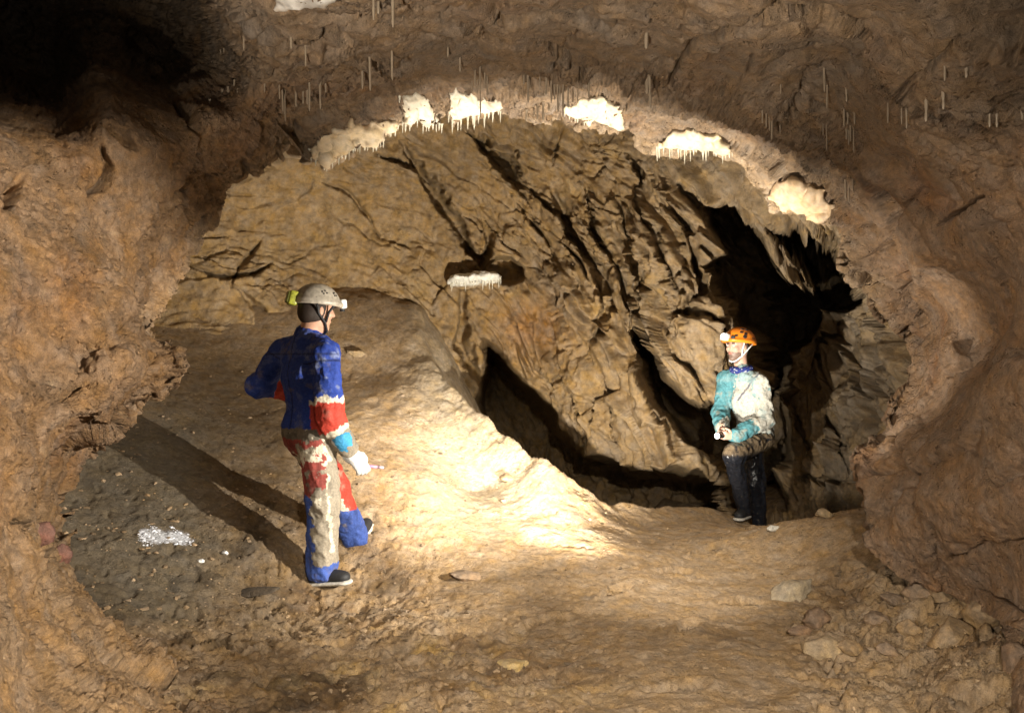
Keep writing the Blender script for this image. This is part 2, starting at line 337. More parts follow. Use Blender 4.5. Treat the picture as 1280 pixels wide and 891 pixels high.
# what the rock is covered with: reddish mud left, grey-brown rock above, smooth brown clay right
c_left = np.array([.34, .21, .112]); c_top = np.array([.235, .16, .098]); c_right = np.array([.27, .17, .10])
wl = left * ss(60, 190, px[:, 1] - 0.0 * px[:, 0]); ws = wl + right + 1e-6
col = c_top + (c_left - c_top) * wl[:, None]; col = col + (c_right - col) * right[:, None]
big = fbm(q3, 1.7, 4, .55, 40)
col *= (1 + 0.28 * big)[:, None]
grey = ss(.15, .6, fbm(q3, 2.4, 3, .55, 41)) * (0.6 * top + 0.35 * right)
col = col + (np.array([.17, .15, .13]) - col) * grey[:, None] * 0.6
red = ss(.1, .6, fbm(q3, 2.0, 3, .5, 42)) * (0.5 + 0.3 * right)
col = col * (1 - red[:, None] * np.array([.08, .22, .32]))
spk = left * ss(.2, .55, fbm(wq, 24, 4, .7, 44)) * ss(-.3, .3, fbm(q3, 1.5, 2, .5, 45)); col = col * (1 - .45 * spk)[:, None]
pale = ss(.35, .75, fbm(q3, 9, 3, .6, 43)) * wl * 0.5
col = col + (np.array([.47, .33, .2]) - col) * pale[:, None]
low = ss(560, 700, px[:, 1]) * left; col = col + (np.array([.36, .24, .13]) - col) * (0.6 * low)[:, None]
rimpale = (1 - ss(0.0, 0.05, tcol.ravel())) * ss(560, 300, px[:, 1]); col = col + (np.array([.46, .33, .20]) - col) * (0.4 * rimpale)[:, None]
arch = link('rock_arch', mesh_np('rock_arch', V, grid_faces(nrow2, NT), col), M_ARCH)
tag(arch, None, None, None, 'structure')

# ================================================================== 2. the chamber wall beyond
WALL = [(-60,300,5.5),(-60,500,4.6),(-60,700,4.0),(60,100,6.5),(60,500,5.6),(60,650,4.7),(100,300,6.6),(200,410,7.4),(190,470,6.8),(250,330,7.7),(300,415,7.7),(300,250,7.9),(230,230,7.6),(400,220,8.0),(400,330,8.3),(480,360,8.4),
 (300,520,7.2),(430,450,8.0),(500,430,8.3),(500,180,8.1),(550,300,8.6),(600,150,8.2),(640,250,8.6),(600,350,8.6),(640,420,8.6),(560,450,8.4),(610,500,8.5),(600,620,8.4),(700,350,8.4),(700,500,8.5),(760,300,8.2),(760,450,8.1),
 (800,550,7.9),(760,600,8.2),(700,640,8.5),(830,580,7.7),(880,620,7.5),(820,400,7.9),(800,250,8.0),(850,300,7.7),(880,390,7.5),(890,450,7.5),(700,140,8.1),(800,150,7.8),(900,230,7.4),(950,260,7.3),(1000,270,7.1),
 (1000,480,8.8),(1050,420,8.8),(1100,400,8.2),(1130,450,7.6),(1000,560,8.5),(1060,560,8.0),(1000,620,8.2),(960,600,8.7),(1030,380,9.2),(1150,550,7.0),(1250,500,6.0),(1250,300,6.0),(1100,280,6.8),(1400,400,5.0),(1300,650,5.5),(1100,660,7.5),
 (640,40,6.5),(400,60,6.6),(900,60,6.2),(1150,120,5.8),(200,60,6.6),(640,750,7.6),(950,750,7.6),(300,750,6.0),(1150,760,6.5)]
tp = np.array(WALL, float); wall_depth = TPS(tp[:, :2], tp[:, 2], 300.0, 1e-3)
nx, ny = 760, 440
gx = np.r_[np.linspace(-60, 180, 50, endpoint=False), np.linspace(180, 1160, 650, endpoint=False), np.linspace(1160, 1400, 60)]
gy = np.r_[np.linspace(40, 120, 30, endpoint=False), np.linspace(120, 670, 380, endpoint=False), np.linspace(670, 760, 30)]
GX, GY = np.meshgrid(gx, gy); g2 = np.stack([GX.ravel(), GY.ravel()], 1)
dw = wall_depth(g2)
w3 = W(g2[:, 0], g2[:, 1], dw)
jit = 9 * np.stack([fbm(w3, 3.2, 4, .6, 51), fbm(w3, 3.2, 4, .6, 52)], 1)
gj = g2 + jit
gr = g2 + 8 * np.stack([fbm(w3, 2.6, 3, .5, 53), fbm(w3, 2.6, 3, .5, 54)], 1)
RECESS = [([(889,248),(926,252),(950,292),(972,330),(1004,346),(1012,338),(985,305),(962,284),(1046,294),(1098,368),(1078,388),(1042,392),(1024,420),(990,436),(968,478),(948,500),(940,430),(908,388),(884,332),(898,318),(886,280)],2.6,9),
 ([(797,425),(818,418),(836,470),(870,503),(905,500),(940,478),(966,478),(990,520),(985,640),(895,648),(888,600),(852,552),(824,500)],2.2,9),
 ([(604,424),(618,432),(646,462),(684,506),(726,556),(790,584),(850,598),(888,614),(892,680),(740,690),(640,640),(600,560),(596,500),(606,470)],3.0,12),
 ([(608,336),(620,322),(640,320),(656,332),(654,346),(640,356),(626,352),(616,342)],.55,5),
 ([(283,420),(300,417),(314,421),(312,428),(288,428)],.5,4)]
for poly, dep, soft in RECESS:
    s = sdist(gr, poly); dw = dw + dep * (1 - ss(-soft, soft * .3, s))
GROOVES = [([(503,186),(520,215),(538,245),(568,283),(592,322)],9,.40),([(586,160),(602,182),(622,205),(642,228),(652,246)],13,.55),([(607,276),(610,306),(598,330)],7,.35),
 ([(572,362),(577,395),(570,430),(580,455),(600,478),(606,508)],9,.38),([(690,240),(716,300),(752,348),(764,385),(742,432)],8,.40),
 ([(774,340),(788,356),(796,388)],11,.4),([(792,196),(797,232)],6,.35),([(735,232),(745,290),(770,335)],5,.3),([(700,158),(694,205)],4,.25),([(862,236),(892,276),(924,320)],9,.4),
 ([(566,292),(590,318),(604,342)],5,.25),([(700,300),(740,350)],4,.2),([(800,240),(830,300),(848,360)],4,.22),([(720,440),(706,465),(700,480)],6,.2),([(846,260),(862,300),(874,360),(852,420)],6,.25),
 ([(770,250),(800,310),(812,370),(800,420)],6,.28),([(640,250),(680,300),(700,340)],4,.2),([(655,235),(700,272),(730,300)],4,.22),([(540,235),(510,205),(470,190)],4,.18),([(320,300),(300,330),(285,360)],5,.14),
 ([(405,230),(440,250),(480,300)],3,.12),([(500,395),(540,440),(566,470)],5,.2),([(520,450),(545,485),(560,500)],6,.2),([(230,330),(270,352),(310,350),(340,330)],5,.15),([(296,370),(318,390),(316,415)],6,.18),
 ([(1000,470),(1040,430),(1060,400)],4,.2),([(1060,440),(1085,470),(1100,500)],4,.25),([(985,500),(1000,540),(1030,590)],4,.22),([(1040,520),(1060,560),(1072,600)],4,.2),([(1000,600),(1040,612),(1080,606)],5,.25),
 ([(760,470),(772,520),(778,560)],4,.2),([(820,500),(840,560),(850,590)],4,.2),([(720,480),(730,520),(750,560)],3,.15),([(845,395),(880,400),(905,420)],5,.25),([(850,440),(870,470),(880,490)],4,.2)]
for ln, w, dep in GROOVES:
    x0, y0 = np.min(ln, 0) - 50; x1, y1 = np.max(ln, 0) + 50
    m = np.where((g2[:, 0] > x0) & (g2[:, 0] < x1) & (g2[:, 1] > y0) & (g2[:, 1] < y1))[0]
    d, fr = poly_dist(g2[m] + 0.7 * jit[m], ln); ww = w * (0.35 + 0.65 * np.sin(np.pi * np.clip(fr, 0.08, 0.92)))
    ln_ = np.array(ln, float); e = ln_[-1] - ln_[0]; e /= np.linalg.norm(e) + 1e-9
    qq = g2[m] + 0.7 * jit[m]; sd = np.zeros(len(m)); bd = np.full(len(m), 1e9)
    for a_, b_ in zip(ln_[:-1], ln_[1:]):
        t_ = np.clip(((qq - a_) @ (b_ - a_)) / ((b_ - a_) @ (b_ - a_) + 1e-9), 0, 1); c_ = qq - (a_ + t_[:, None] * (b_ - a_)); dl = np.linalg.norm(c_, axis=1)
        s_ = np.sign((b_ - a_)[0] * c_[:, 1] - (b_ - a_)[1] * c_[:, 0]); k_ = dl < bd; bd[k_] = dl[k_]; sd[k_] = (s_ * dl)[k_]
    lead = np.where(ln_[0, 1] <= ln_[-1, 1], 1, -1) * sd            # positive on the left, the side that stands proud
    wv = ww * (1 + 0.8 * fbm(w3[m], 4.5, 3, .6, 57)); taper = np.sin(np.pi * np.clip(fr, 0.03, 0.97)) ** .5
    dw[m] += dep * taper * np.where(lead > 0, np.where(d < .45 * wv, 1, 0) * (1 - ss(.1 * wv, .45 * wv, d)) - .30 * np.exp(-(d / (3.2 * ww)) ** 2), 1 - ss(.5 * wv, 2.0 * wv, d))
P = W(g2[:, 0], g2[:, 1], dw).reshape(len(gy), len(gx), 3)
N = grid_normals(W(g2[:, 0], g2[:, 1], wall_depth(g2)).reshape(len(gy), len(gx), 3))
if N[200, 300, 1] > 0: N = -N
q3 = P.reshape(-1, 3)
# bedding runs in arcs: flat on the left, plunging on the right
rr = np.hypot(g2[:, 0] - 250, g2[:, 1] - 690) / 117.0; ph = np.arctan2(690 - g2[:, 1], g2[:, 0] - 250)
bed = np.stack([rr, ph * rr * 0.22, dw * .15], 1)
bedw = bed + 0.10 * np.stack([pn(w3 * 2.3, 61), pn(w3 * 2.3, 62), 0 * rr], 1)
ribs = fbm(bedw, 2.6, 4, .55, 63); fl = fbm(bedw * np.array([1, 1, 1]), 7.0, 3, .6, 64)
st = rr * 1.9 + fbm(bedw, 1.3, 4, .55, 65) * 2.4; saw = st - np.floor(st); saw = np.where(saw < .88, saw / .88, (1 - saw) / .12)
st2 = rr * 5.0 + fbm(bedw, 2.8, 4, .6, 74) * 2.6; saw2 = st2 - np.floor(st2); saw2 = np.where(saw2 < .85, saw2 / .85, (1 - saw2) / .15)
steep = ss(430, 760, g2[:, 0])
wf = np.stack([rr * .9, ph * rr * .45, dw * .4], 1); fc, fe = facets(wf + .05 * np.stack([pn(w3 * 5, 76), pn(w3 * 5, 77), 0 * rr], 1), 3.0, 8); fc2, fe2 = facets(wf + .03 * np.stack([pn(w3 * 9, 78), pn(w3 * 9, 79), 0 * rr], 1), 8.0, 9)
bk = ss(-.3, .3, fbm(w3, 1.1, 3, .5, 80))
h = 0.14 * fbm(w3, .9, 3, .5, 66) + bk * ((.075 + .05 * steep) * np.clip(fc, -.6, .6) - .03 * (1 - ss(0, .1, fe)) + (.020 + .022 * steep) * np.clip(fc2, -.6, .6) - .010 * (1 - ss(0, .1, fe2))) + (0.07 + 0.12 * steep) * ribs + (0.016 + 0.04 * steep) * fl + (0.07 + 0.16 * steep) * saw * ss(-.25, .35, fbm(w3, .8, 2, .5, 67) + .3 * steep) + (0.024 + .05 * steep) * saw2 * ss(-.2, .3, fbm(w3, 1.3, 2, .5, 75) + .15 * steep)
h += 0.03 * fbm(w3, 8, 5, .62, 68) - 0.03 * ss(.2, .6, fbm(w3, 5, 3, .6, 69)) * (0.4 + 0.6 * steep)
V = q3 + N.reshape(-1, 3) * h[:, None]
col = np.array([.36, .235, .11]) * (1 + .22 * fbm(w3, 1.1, 4, .55, 71))[:, None]
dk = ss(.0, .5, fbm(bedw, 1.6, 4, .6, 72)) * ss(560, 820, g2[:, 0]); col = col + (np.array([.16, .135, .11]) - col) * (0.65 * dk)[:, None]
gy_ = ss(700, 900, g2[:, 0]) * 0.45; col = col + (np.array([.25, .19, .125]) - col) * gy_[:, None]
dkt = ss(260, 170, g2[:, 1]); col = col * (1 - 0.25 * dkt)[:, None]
rd = np.exp(-(((g2[:, 0] - 665) / 45) ** 2 + ((g2[:, 1] - 412) / 40) ** 2)); col = col * (1 - rd[:, None] * np.array([.05, .22, .35]))
och = ss(.2, .6, fbm(w3, 3, 3, .55, 73)) * .4; col = col + (np.array([.46, .31, .14]) - col) * och[:, None]
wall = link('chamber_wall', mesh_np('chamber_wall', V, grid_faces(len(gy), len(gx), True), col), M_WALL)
tag(wall, None, None, None, 'structure')

# ================================================================== 3. the cave floor
FLOOR = [(450,450,7.6),(400,540,6.2),(470,520,6.6),(600,610,6.2),(640,588,6.3),(700,601,6.05),(645,552,6.45),(690,580,6.12),(560,497,7.0),(550,508,6.9),(500,415,7.9),(450,395,7.95),(520,380,8.3),(540,600,5.9),(480,640,5.4),(250,435,7.2),(330,430,7.5),(200,500,5.9),(300,520,6.3),(300,600,5.3),(130,650,4.4),(200,680,4.35),(110,560,5.0),
 (400,735,4.66),(452,690,5.0),(260,745,4.15),(330,680,4.7),(200,800,3.6),(640,700,5.0),(560,720,4.8),(640,800,3.95),(500,800,3.95),(380,820,3.75),(760,629,6.2),(820,632,6.5),(880,634,6.75),(930,650,6.85),(970,668,6.3),
 (850,700,5.2),(800,800,3.95),(950,740,4.7),(1000,690,5.2),(1005,648,5.4),(1075,640,5.3),(1040,700,5.0),(1050,760,4.35),(1120,740,4.3),(1200,760,3.95),(1150,810,3.75),(1000,820,3.75),(640,891,3.12),(350,891,3.1),(1000,891,3.12),(1230,870,3.1),(1270,800,3.3)]
tp = np.array(FLOOR, float); fw = W(tp[:, 0], tp[:, 1], tp[:, 2])
anch = np.array([(-4.5,8,2.2),(-4,5,1.3),(-2.6,3,.55),(-2.2,1.5,.4),(-2,-1,.2),(0,1.5,0),(0,0,0),(0,-3,.1),(2,-1,.2),(2.4,1.5,.3),(3,3,.35),(3.5,4.5,.4),(4,6,.2),(4,9,.1),(1.5,9,.2),(0,10,.5),(-2,10,2.2),(2.2,7.6,0)])
fw = np.vstack([fw, anch])
floor_z0 = TPS(fw[:, :2], fw[:, 2], 2.0, 2e-3)
RX = [-3, -.94, -.58, 0, .38, .74, 1.6, 2.0, 2.15, 2.3, 2.6, 3.2]; RY = [9.5, 7.9, 7.2, 6.5, 6.12, 6.2, 6.7, 6.92, 6.6, 5.95, 5.6, 5.4]
RDR = [0, .02, .38, 1.1, 1.3, 1.2, .8, .35, .35, .4, .35, .2]
def floor_z(q):
    z = floor_z0(q); yr = np.interp(q[:, 0], RX, RY); dr = np.interp(q[:, 0], RX, RDR)
    wob = 0.06 * pn(np.c_[q * 3.0, 0 * q[:, 0]], 81)
    return z - dr * ss(0.0, 0.32, q[:, 1] - yr + wob)
az = np.linspace(-0.86, 0.86, 780)                               # tangent of the bearing
dd = np.r_[np.linspace(-3.4, 2.6, 40, endpoint=False), 2.6 * (11.0 / 2.6) ** np.linspace(0, 1, 430)]
A, DDm = np.meshgrid(az, dd)
wx = np.where(DDm > 2.6, A * DDm, A * 2.6)
q2 = np.stack([wx.ravel(), DDm.ravel()], 1)
z = floor_z(q2)
f3 = np.c_[q2, z]
ppx = CX + q2[:, 0] / np.maximum(q2[:, 1], .1) * F; ppy = CY + (CAMZ - z) / np.maximum(q2[:, 1], .1) * F
rough_l = ss(620, 380, ppx) * ss(560, 660, ppy); rough_r = ss(960, 1060, ppx) * ss(690, 730, ppy); bot = ss(740, 820, ppy) * ss(900, 500, ppx)
trod = np.clip(rough_l * (.45 + .55 * ss(250, 380, ppx)) + rough_r + bot, 0, 1)
hz = 0.045 * fbm(f3, 1.3, 3, .5, 82) + 0.015 * fbm(f3, 5, 4, .55, 83) + 0.008 * fbm(f3, 20, 4, .65, 84)
wp = f3 + .05 * np.stack([pn(f3 * 7, 85), pn(f3 * 7, 86), pn(f3 * 7, 87)], 1)
hz += trod * (0.03 * (ridge(wp, 5, 4, .6, 88) - .3) - 0.03 * ss(.1, .5, fbm(wp, 9, 3, .55, 89)) + .014 * fbm(wp, 30, 2, .6, 90))
ff, fj = facets(wp, 5.0, 12); hz += rough_r * (.06 * np.clip(ff, -.6, .6) - .02 * (1 - ss(0, .12, fj)))
hz -= 0.012 * ss(.42, .62, fbm(wp, 12, 2, .5, 91))               # small scuffs and heel marks
crest = np.exp(-((q2[:, 1] - np.interp(q2[:, 0], RX, RY)) / .3) ** 2) * ss(-.9, -.5, q2[:, 0]) * ss(1.0, .6, q2[:, 0])
hz += crest * (.05 * ridge(wp * np.array([1, 1, 1]), 3.5, 3, .55, 92) - .03)
mound = ss(560, 480, ppy) * ss(330, 420, ppx) ; hz += mound * .03 * fbm(f3 * np.array([1, .5, 1]), 4, 4, .55, 93)
PRINTS = [(1.35,5.4,.5),(1.0,5.0,.3),(.6,4.6,.8),(.2,4.2,.4),(-.3,4.0,.2),(-.5,3.6,.9),(.9,4.1,1.0),(1.3,4.5,.1),(.1,3.5,.6),(-.9,3.9,.3),(-1.2,4.1,.2),(-1.35,3.7,.7),(.7,3.4,.2),(1.7,5.9,.3),(1.5,3.7,.5)]
for x, y, a in PRINTS:                                            # boot prints
    c, s = math.cos(a), math.sin(a); lx = (q2[:, 0] - x) * c + (q2[:, 1] - y) * s; ly = -(q2[:, 0] - x) * s + (q2[:, 1] - y) * c
    e = np.sqrt((lx / .15) ** 2 + (ly / (.052 + .012 * np.tanh(lx / .05))) ** 2)
    hz += -.022 * (1 - ss(.75, 1.05, e)) * (1 + .25 * np.sign(np.sin(lx * 180))) + .012 * np.exp(-((e - 1.2) / .18) ** 2)
hz -= .30 * np.exp(-(((q2[:, 0] - 2.12) / .17) ** 2 + ((q2[:, 1] - 6.05) / .35) ** 2))   # the gap in the bank
f3[:, 2] += hz
base = np.array([.36, .25, .145])
col = base * (1 + .20 * fbm(f3, 1.2, 4, .55, 95))[:, None]
wetd = ss(.0, .5, fbm(f3, 2.3, 4, .6, 96)); col = col * (1 - (0.15 + .35 * trod)[:, None] * wetd[:, None] * np.array([.8, .9, 1.0]))
gm = ss(330, 215, ppx + 30 * pn(f3 * 3, 97)) * ss(470, 560, ppy) * ss(800, 760, ppy); col = col + (np.array([.17, .145, .105]) - col) * (.75 * gm)[:, None]
och = ss(.1, .5, fbm(f3, 3.1, 3, .6, 98)) * bot * .6; col = col + (np.array([.50, .34, .15]) - col) * och[:, None]
pale_pool = ss(480, 560, ppx) * ss(720, 640, ppx) * ss(690, 620, ppy); col = col + (np.array([.48, .39, .27]) - col) * (.65 * pale_pool)[:, None]  # pool of light on the slope painted paler into the floor colour
dkl = ss(430, 330, ppx + 25 * pn(f3 * 3, 94)) * ss(395, 470, ppy) * ss(830, 760, ppy); col = col * (1 - .48 * dkl)[:, None]  # left floor colour darkened to offset the side flash's spill
pw = np.hypot((ppx - 209 + 20 * pn(f3 * 6, 211)) / 27, (ppy - 674 + 8 * pn(f3 * 6, 212)) / 13) + .55 * fbm(f3, 12, 4, .65, 213); col = col + (np.array([.46, .47, .51]) - col) * (.85 * ss(.95, .55, pw))[:, None]
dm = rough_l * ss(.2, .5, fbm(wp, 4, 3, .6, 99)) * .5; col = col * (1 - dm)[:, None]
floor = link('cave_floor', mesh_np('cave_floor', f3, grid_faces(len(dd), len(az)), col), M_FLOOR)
tag(floor, None, None, None, 'structure')

bpy.context.view_layer.update()
def hit(px_, py_, which=None):
    """where the sight line through a photo pixel meets the rock: point, normal"""
    o = Vector((0, 0, CAMZ)); d = Vector(((px_ - CX) / F, 1, -(py_ - CY) / F)).normalized(); best = None
    for ob in (which or (arch, wall, floor)):
        ok, loc, nrm, _ = ob.ray_cast(o, d)
        if ok and (best is None or (loc - o).length < (best[0] - o).length):
            best = (loc, nrm if nrm.dot(d) < 0 else -nrm)
    return best
def ground(x, y):
    ok, loc, nrm, _ = floor.ray_cast(Vector((x, y, 4)), Vector((0, 0, -1)))
    return loc.z if ok else 0.0
# ================================================================== solids from smooth distance fields
class Field:
    def __init__(s, lo, hi, h):
        s.lo = np.array(lo, float); s.h = h; s.n = np.ceil((np.array(hi, float) - s.lo) / h).astype(int) + 1
        s.v = np.full(s.n, 1.0, np.float32)
    def block(s, lo, hi):
        a = np.clip(np.floor((np.array(lo) - s.lo) / s.h).astype(int), 0, s.n - 1); b = np.clip(np.ceil((np.array(hi) - s.lo) / s.h).astype(int) + 1, 0, s.n)
        ax = [(s.lo[k] + s.h * np.arange(a[k], b[k])).astype(np.float32) for k in range(3)]
        X, Y, Z = np.meshgrid(*ax, indexing='ij'); return tuple(slice(a[k], b[k]) for k in range(3)), np.stack([X, Y, Z], -1)
    def mix(s, sl, d, k):
        v = s.v[sl]
        if k <= 0: s.v[sl] = np.minimum(v, d); return
        hh = np.maximum(k - np.abs(v - d), 0) / k; s.v[sl] = np.minimum(v, d) - hh * hh * k * 0.25
    def cap(s, a, b, r0, r1, k=0.03, flat=None):
        """tapered limb a-b; flat = (axis, factor) squeezes it along an axis"""
        a = np.array(a, float); b = np.array(b, float); m = max(r0, r1) * (1 if flat is None else max(1, flat[1])) + k + 2 * s.h
        sl, p = s.block(np.minimum(a, b) - m, np.maximum(a, b) + m); q = p - a; ab = b - a
        t = np.clip((q @ ab) / (ab @ ab + 1e-9), 0, 1); q = q - t[..., None] * ab
        if flat is not None:
            f = np.array(flat[0], float); f /= np.linalg.norm(f); q = q + f * ((q @ f) * (1 / flat[1] - 1))[..., None]
        s.mix(sl, (np.linalg.norm(q, axis=-1) - (r0 + (r1 - r0) * t)).astype(np.float32), k); return s
    def ell(s, c, rad, ax=None, k=0.03, cut=False):
        c = np.array(c, float); rad = np.array(rad, float); m = rad.max() + k + 2 * s.h
        sl, p = s.block(c - m, c + m); q = p - c
        if ax is not None: q = q @ np.array(ax, float).T
        n = np.linalg.norm(q / rad, axis=-1); n2 = np.linalg.norm(q / rad ** 2, axis=-1) + 1e-6
        d = (n * (n - 1) / n2).astype(np.float32)
        if cut: s.v[sl] = np.maximum(s.v[sl], -d)
        else: s.mix(sl, d, k)
        return s
    def plane_cut(s, c, n):
        """removes what lies beyond the plane, on the side n points to"""
        sl, p = s.block(s.lo, s.lo + s.h * s.n); s.v = np.maximum(s.v, ((p - np.array(c, float)) @ np.array(n, float)).astype(np.float32)); return s
    def net(s, relax=2):
        """surface nets"""
        v = s.v; ins = v < 0; nx, ny, nz = v.shape; cnt = np.zeros((nx - 1, ny - 1, nz - 1), np.int8)
        for dx in (0, 1):
            for dy in (0, 1):
                for dz in (0, 1): cnt += ins[dx:nx - 1 + dx, dy:ny - 1 + dy, dz:nz - 1 + dz]
        I, J, K = np.nonzero((cnt > 0) & (cnt < 8)); n = len(I); idx = np.full(cnt.shape, -1, np.int32); idx[I, J, K] = np.arange(n)
        acc = np.zeros((n, 3)); c = np.zeros(n)
        for ax in range(3):
            o1, o2 = [k for k in range(3) if k != ax]
            for u in (0, 1):
                for w in (0, 1):
                    o = np.zeros(3, int); o[o1] = u; o[o2] = w; e = o.copy(); e[ax] = 1
                    a = v[I + o[0], J + o[1], K + o[2]]; b = v[I + e[0], J + e[1], K + e[2]]; m = (a < 0) != (b < 0)
                    t = np.where(m, a / np.where(m, a - b, 1), 0); pt = np.repeat(o[None].astype(float), n, 0); pt[:, ax] += t
                    acc[m] += pt[m]; c[m] += 1
        V = s.lo + s.h * (np.stack([I, J, K], 1) + acc / c[:, None]); Q = []
        for ax in range(3):
            o1, o2 = (ax + 1) % 3, (ax + 2) % 3
            a = [slice(0, d) for d in v.shape]; a[ax] = slice(0, v.shape[ax] - 1); b = list(a); b[ax] = slice(1, v.shape[ax])
            A_, B_ = ins[tuple(a)], ins[tuple(b)]; E = np.argwhere(A_ != B_)
            E = E[(E[:, o1] > 0) & (E[:, o2] > 0) & (E[:, o1] < v.shape[o1] - 1) & (E[:, o2] < v.shape[o2] - 1)]
            f = A_[E[:, 0], E[:, 1], E[:, 2]]
            def g(d1, d2):
                q = E.copy(); q[:, o1] += d1; q[:, o2] += d2; return idx[q[:, 0], q[:, 1], q[:, 2]]
            q = np.stack([g(-1, -1), g(0, -1), g(0, 0), g(-1, 0)], 1); q[~f] = q[~f][:, ::-1]; Q.append(q)
        Q = np.vstack(Q); Q = Q[(Q >= 0).all(1)]
        for _ in range(relax): V = relaxed(V, Q)
        return V, Q
def relaxed(V, Q, w=0.5):
    acc = np.zeros_like(V); c = np.zeros(len(V))
    for k in range(4):
        for j in (1, 3): np.add.at(acc, Q[:, k], V[Q[:, (k + j) % 4]]); np.add.at(c, Q[:, k], 1)
    m = c > 0; o = V.copy(); o[m] = V[m] * (1 - w) + w * acc[m] / c[m][:, None]; return o
def vnormals(V, Q):
    n = np.cross(V[Q[:, 2]] - V[Q[:, 0]], V[Q[:, 3]] - V[Q[:, 1]]); N = np.zeros_like(V)
    for k in range(4): np.add.at(N, Q[:, k], n)
    return N / (np.linalg.norm(N, axis=1, keepdims=True) + 1e-12)
def unit(v): v = np.array(v, float); return v / (np.linalg.norm(v) + 1e-12)
def seg_t(V, a, b):
    a = np.array(a); b = np.array(b); ab = b - a; t = np.clip((V - a) @ ab / (ab @ ab), 0, 1)
    return np.linalg.norm(V - a - t[:, None] * ab, axis=1), t
def tube(name, pts, r, mat, parent=None, n=8, col=None, caps=True):
    """a cord through pts; r a number or one radius per point"""
    P_ = np.array(pts, float); r = np.broadcast_to(np.array(r, float), (len(P_),)); T = np.gradient(P_, axis=0); V = []; up = np.array([.13, .31, .94])
    for p, t, q in zip(P_, T, r):
        t = unit(t); a = unit(np.cross(t, up)); b = np.cross(t, a)
        for k in range(n): V.append(p + q * (math.cos(2 * math.pi * k / n) * a + math.sin(2 * math.pi * k / n) * b))
    bm = bmesh.new(); vs = [bm.verts.new(v) for v in V]; m = len(P_)
    for i in range(m - 1):
        for k in range(n): bm.faces.new((vs[i * n + k], vs[i * n + (k + 1) % n], vs[(i + 1) * n + (k + 1) % n], vs[(i + 1) * n + k]))
    if caps: bm.faces.new(vs[:n][::-1]); bm.faces.new(vs[-n:])
    for f in bm.faces: f.smooth = True
    me = bpy.data.meshes.new(name); bm.to_mesh(me); bm.free()
    return link(name, me, mat, parent)
def solid(name, fld, mat, parent, colfn=None, relax=2, fold=None):
    V, Q = fld.net(relax)
    if fold is not None:
        N_ = vnormals(V, Q); V = V + N_ * fold(V, N_)[:, None]
    return link(name, mesh_np(name, V, Q, colfn(V) if colfn else None), mat, parent)

# ------------------------------------------------------------------ people
M_SKIN = plain_mat('skin', (.50, .28, .19), .5, .4, .12, 60, .15)
M_CLOTH = plain_mat('muddy_cloth', (1, 1, 1), .75, .25, .22, 90, .5, vcol=True)
M_WET = plain_mat('wet_oversuit', (1, 1, 1), .32, .5, .25, 60, .35, vcol=True)
M_HAIR = plain_mat('hair', (.03, .02, .015), .6, .3, .4, 200, .5)
M_BLACK = plain_mat('black_webbing', (.02, .02, .022), .6, .4, .2, 80, .2)
M_SHELL = plain_mat('scuffed_shell', (.40, .355, .29), .42, .5, .28, 45, .15)
M_ORANGE = plain_mat('orange_shell', (.85, .25, .02), .3, .5, .08, 30, .05)
M_YELLOW = plain_mat('yellow_plastic', (.33, .34, .04), .4, .5, .4, 60, .1)
M_GLOVE = plain_mat('muddy_glove', (.52, .51, .50), .8, .2, .25, 70, .5)
M_WHITE = plain_mat('white_plastic', (.75, .75, .73), .4, .5, .1, 40, .05)
M_SOLE = plain_mat('pale_rubber', (.5, .47, .42), .7, .3, .3, 60, .3)
M_LAMP = plain_mat('lit_lens', (.9, .9, .9), .3, .5, 0, 10, 0, ((1, .96, .88), 9))
M_GLASS = plain_mat('lens', (.6, .6, .6), .1, .8, 0, 10, 0)
M_PINK = plain_mat('pink_plastic', (.75, .30, .50), .4, .5, .1, 30, .05)
M_EYE = plain_mat('eye', (.55, .52, .48), .2, .6, 0, 10, 0)

def head_field(fd, c, f, s, u, k=.018):
    ax = np.array([f, s, u]); c = np.array(c)
    def P3(a, b, d): return c + a * f + b * s + d * u
    fd.ell(c, (.097, .077, .108), ax, k); fd.ell(P3(.022, 0, -.075), (.066, .056, .058), ax, .03)
    fd.ell(P3(.062, 0, -.112), (.028, .030, .022), ax, .02)                    # chin
    fd.cap(P3(.092, 0, .012), P3(.113, 0, -.028), .010, .014, .012)            # nose
    fd.cap(P3(.078, -.04, .022), P3(.078, .04, .022), .012, .012, .015)        # brow
    fd.cap(P3(.088, -.018, -.070), P3(.088, .018, -.070), .007, .007, .008)    # lips
    for q in (-1, 1):
        fd.ell(P3(.070, q * .045, -.030), (.022, .020, .022), ax, .02)          # cheek
        fd.ell(P3(-.005, q * .078, -.015), (.017, .009, .030), ax, .008)        # ear
        fd.ell(P3(.098, q * .030, -.002), (.013, .014, .010), ax, 0, cut=True)  # eye socket
    return P3
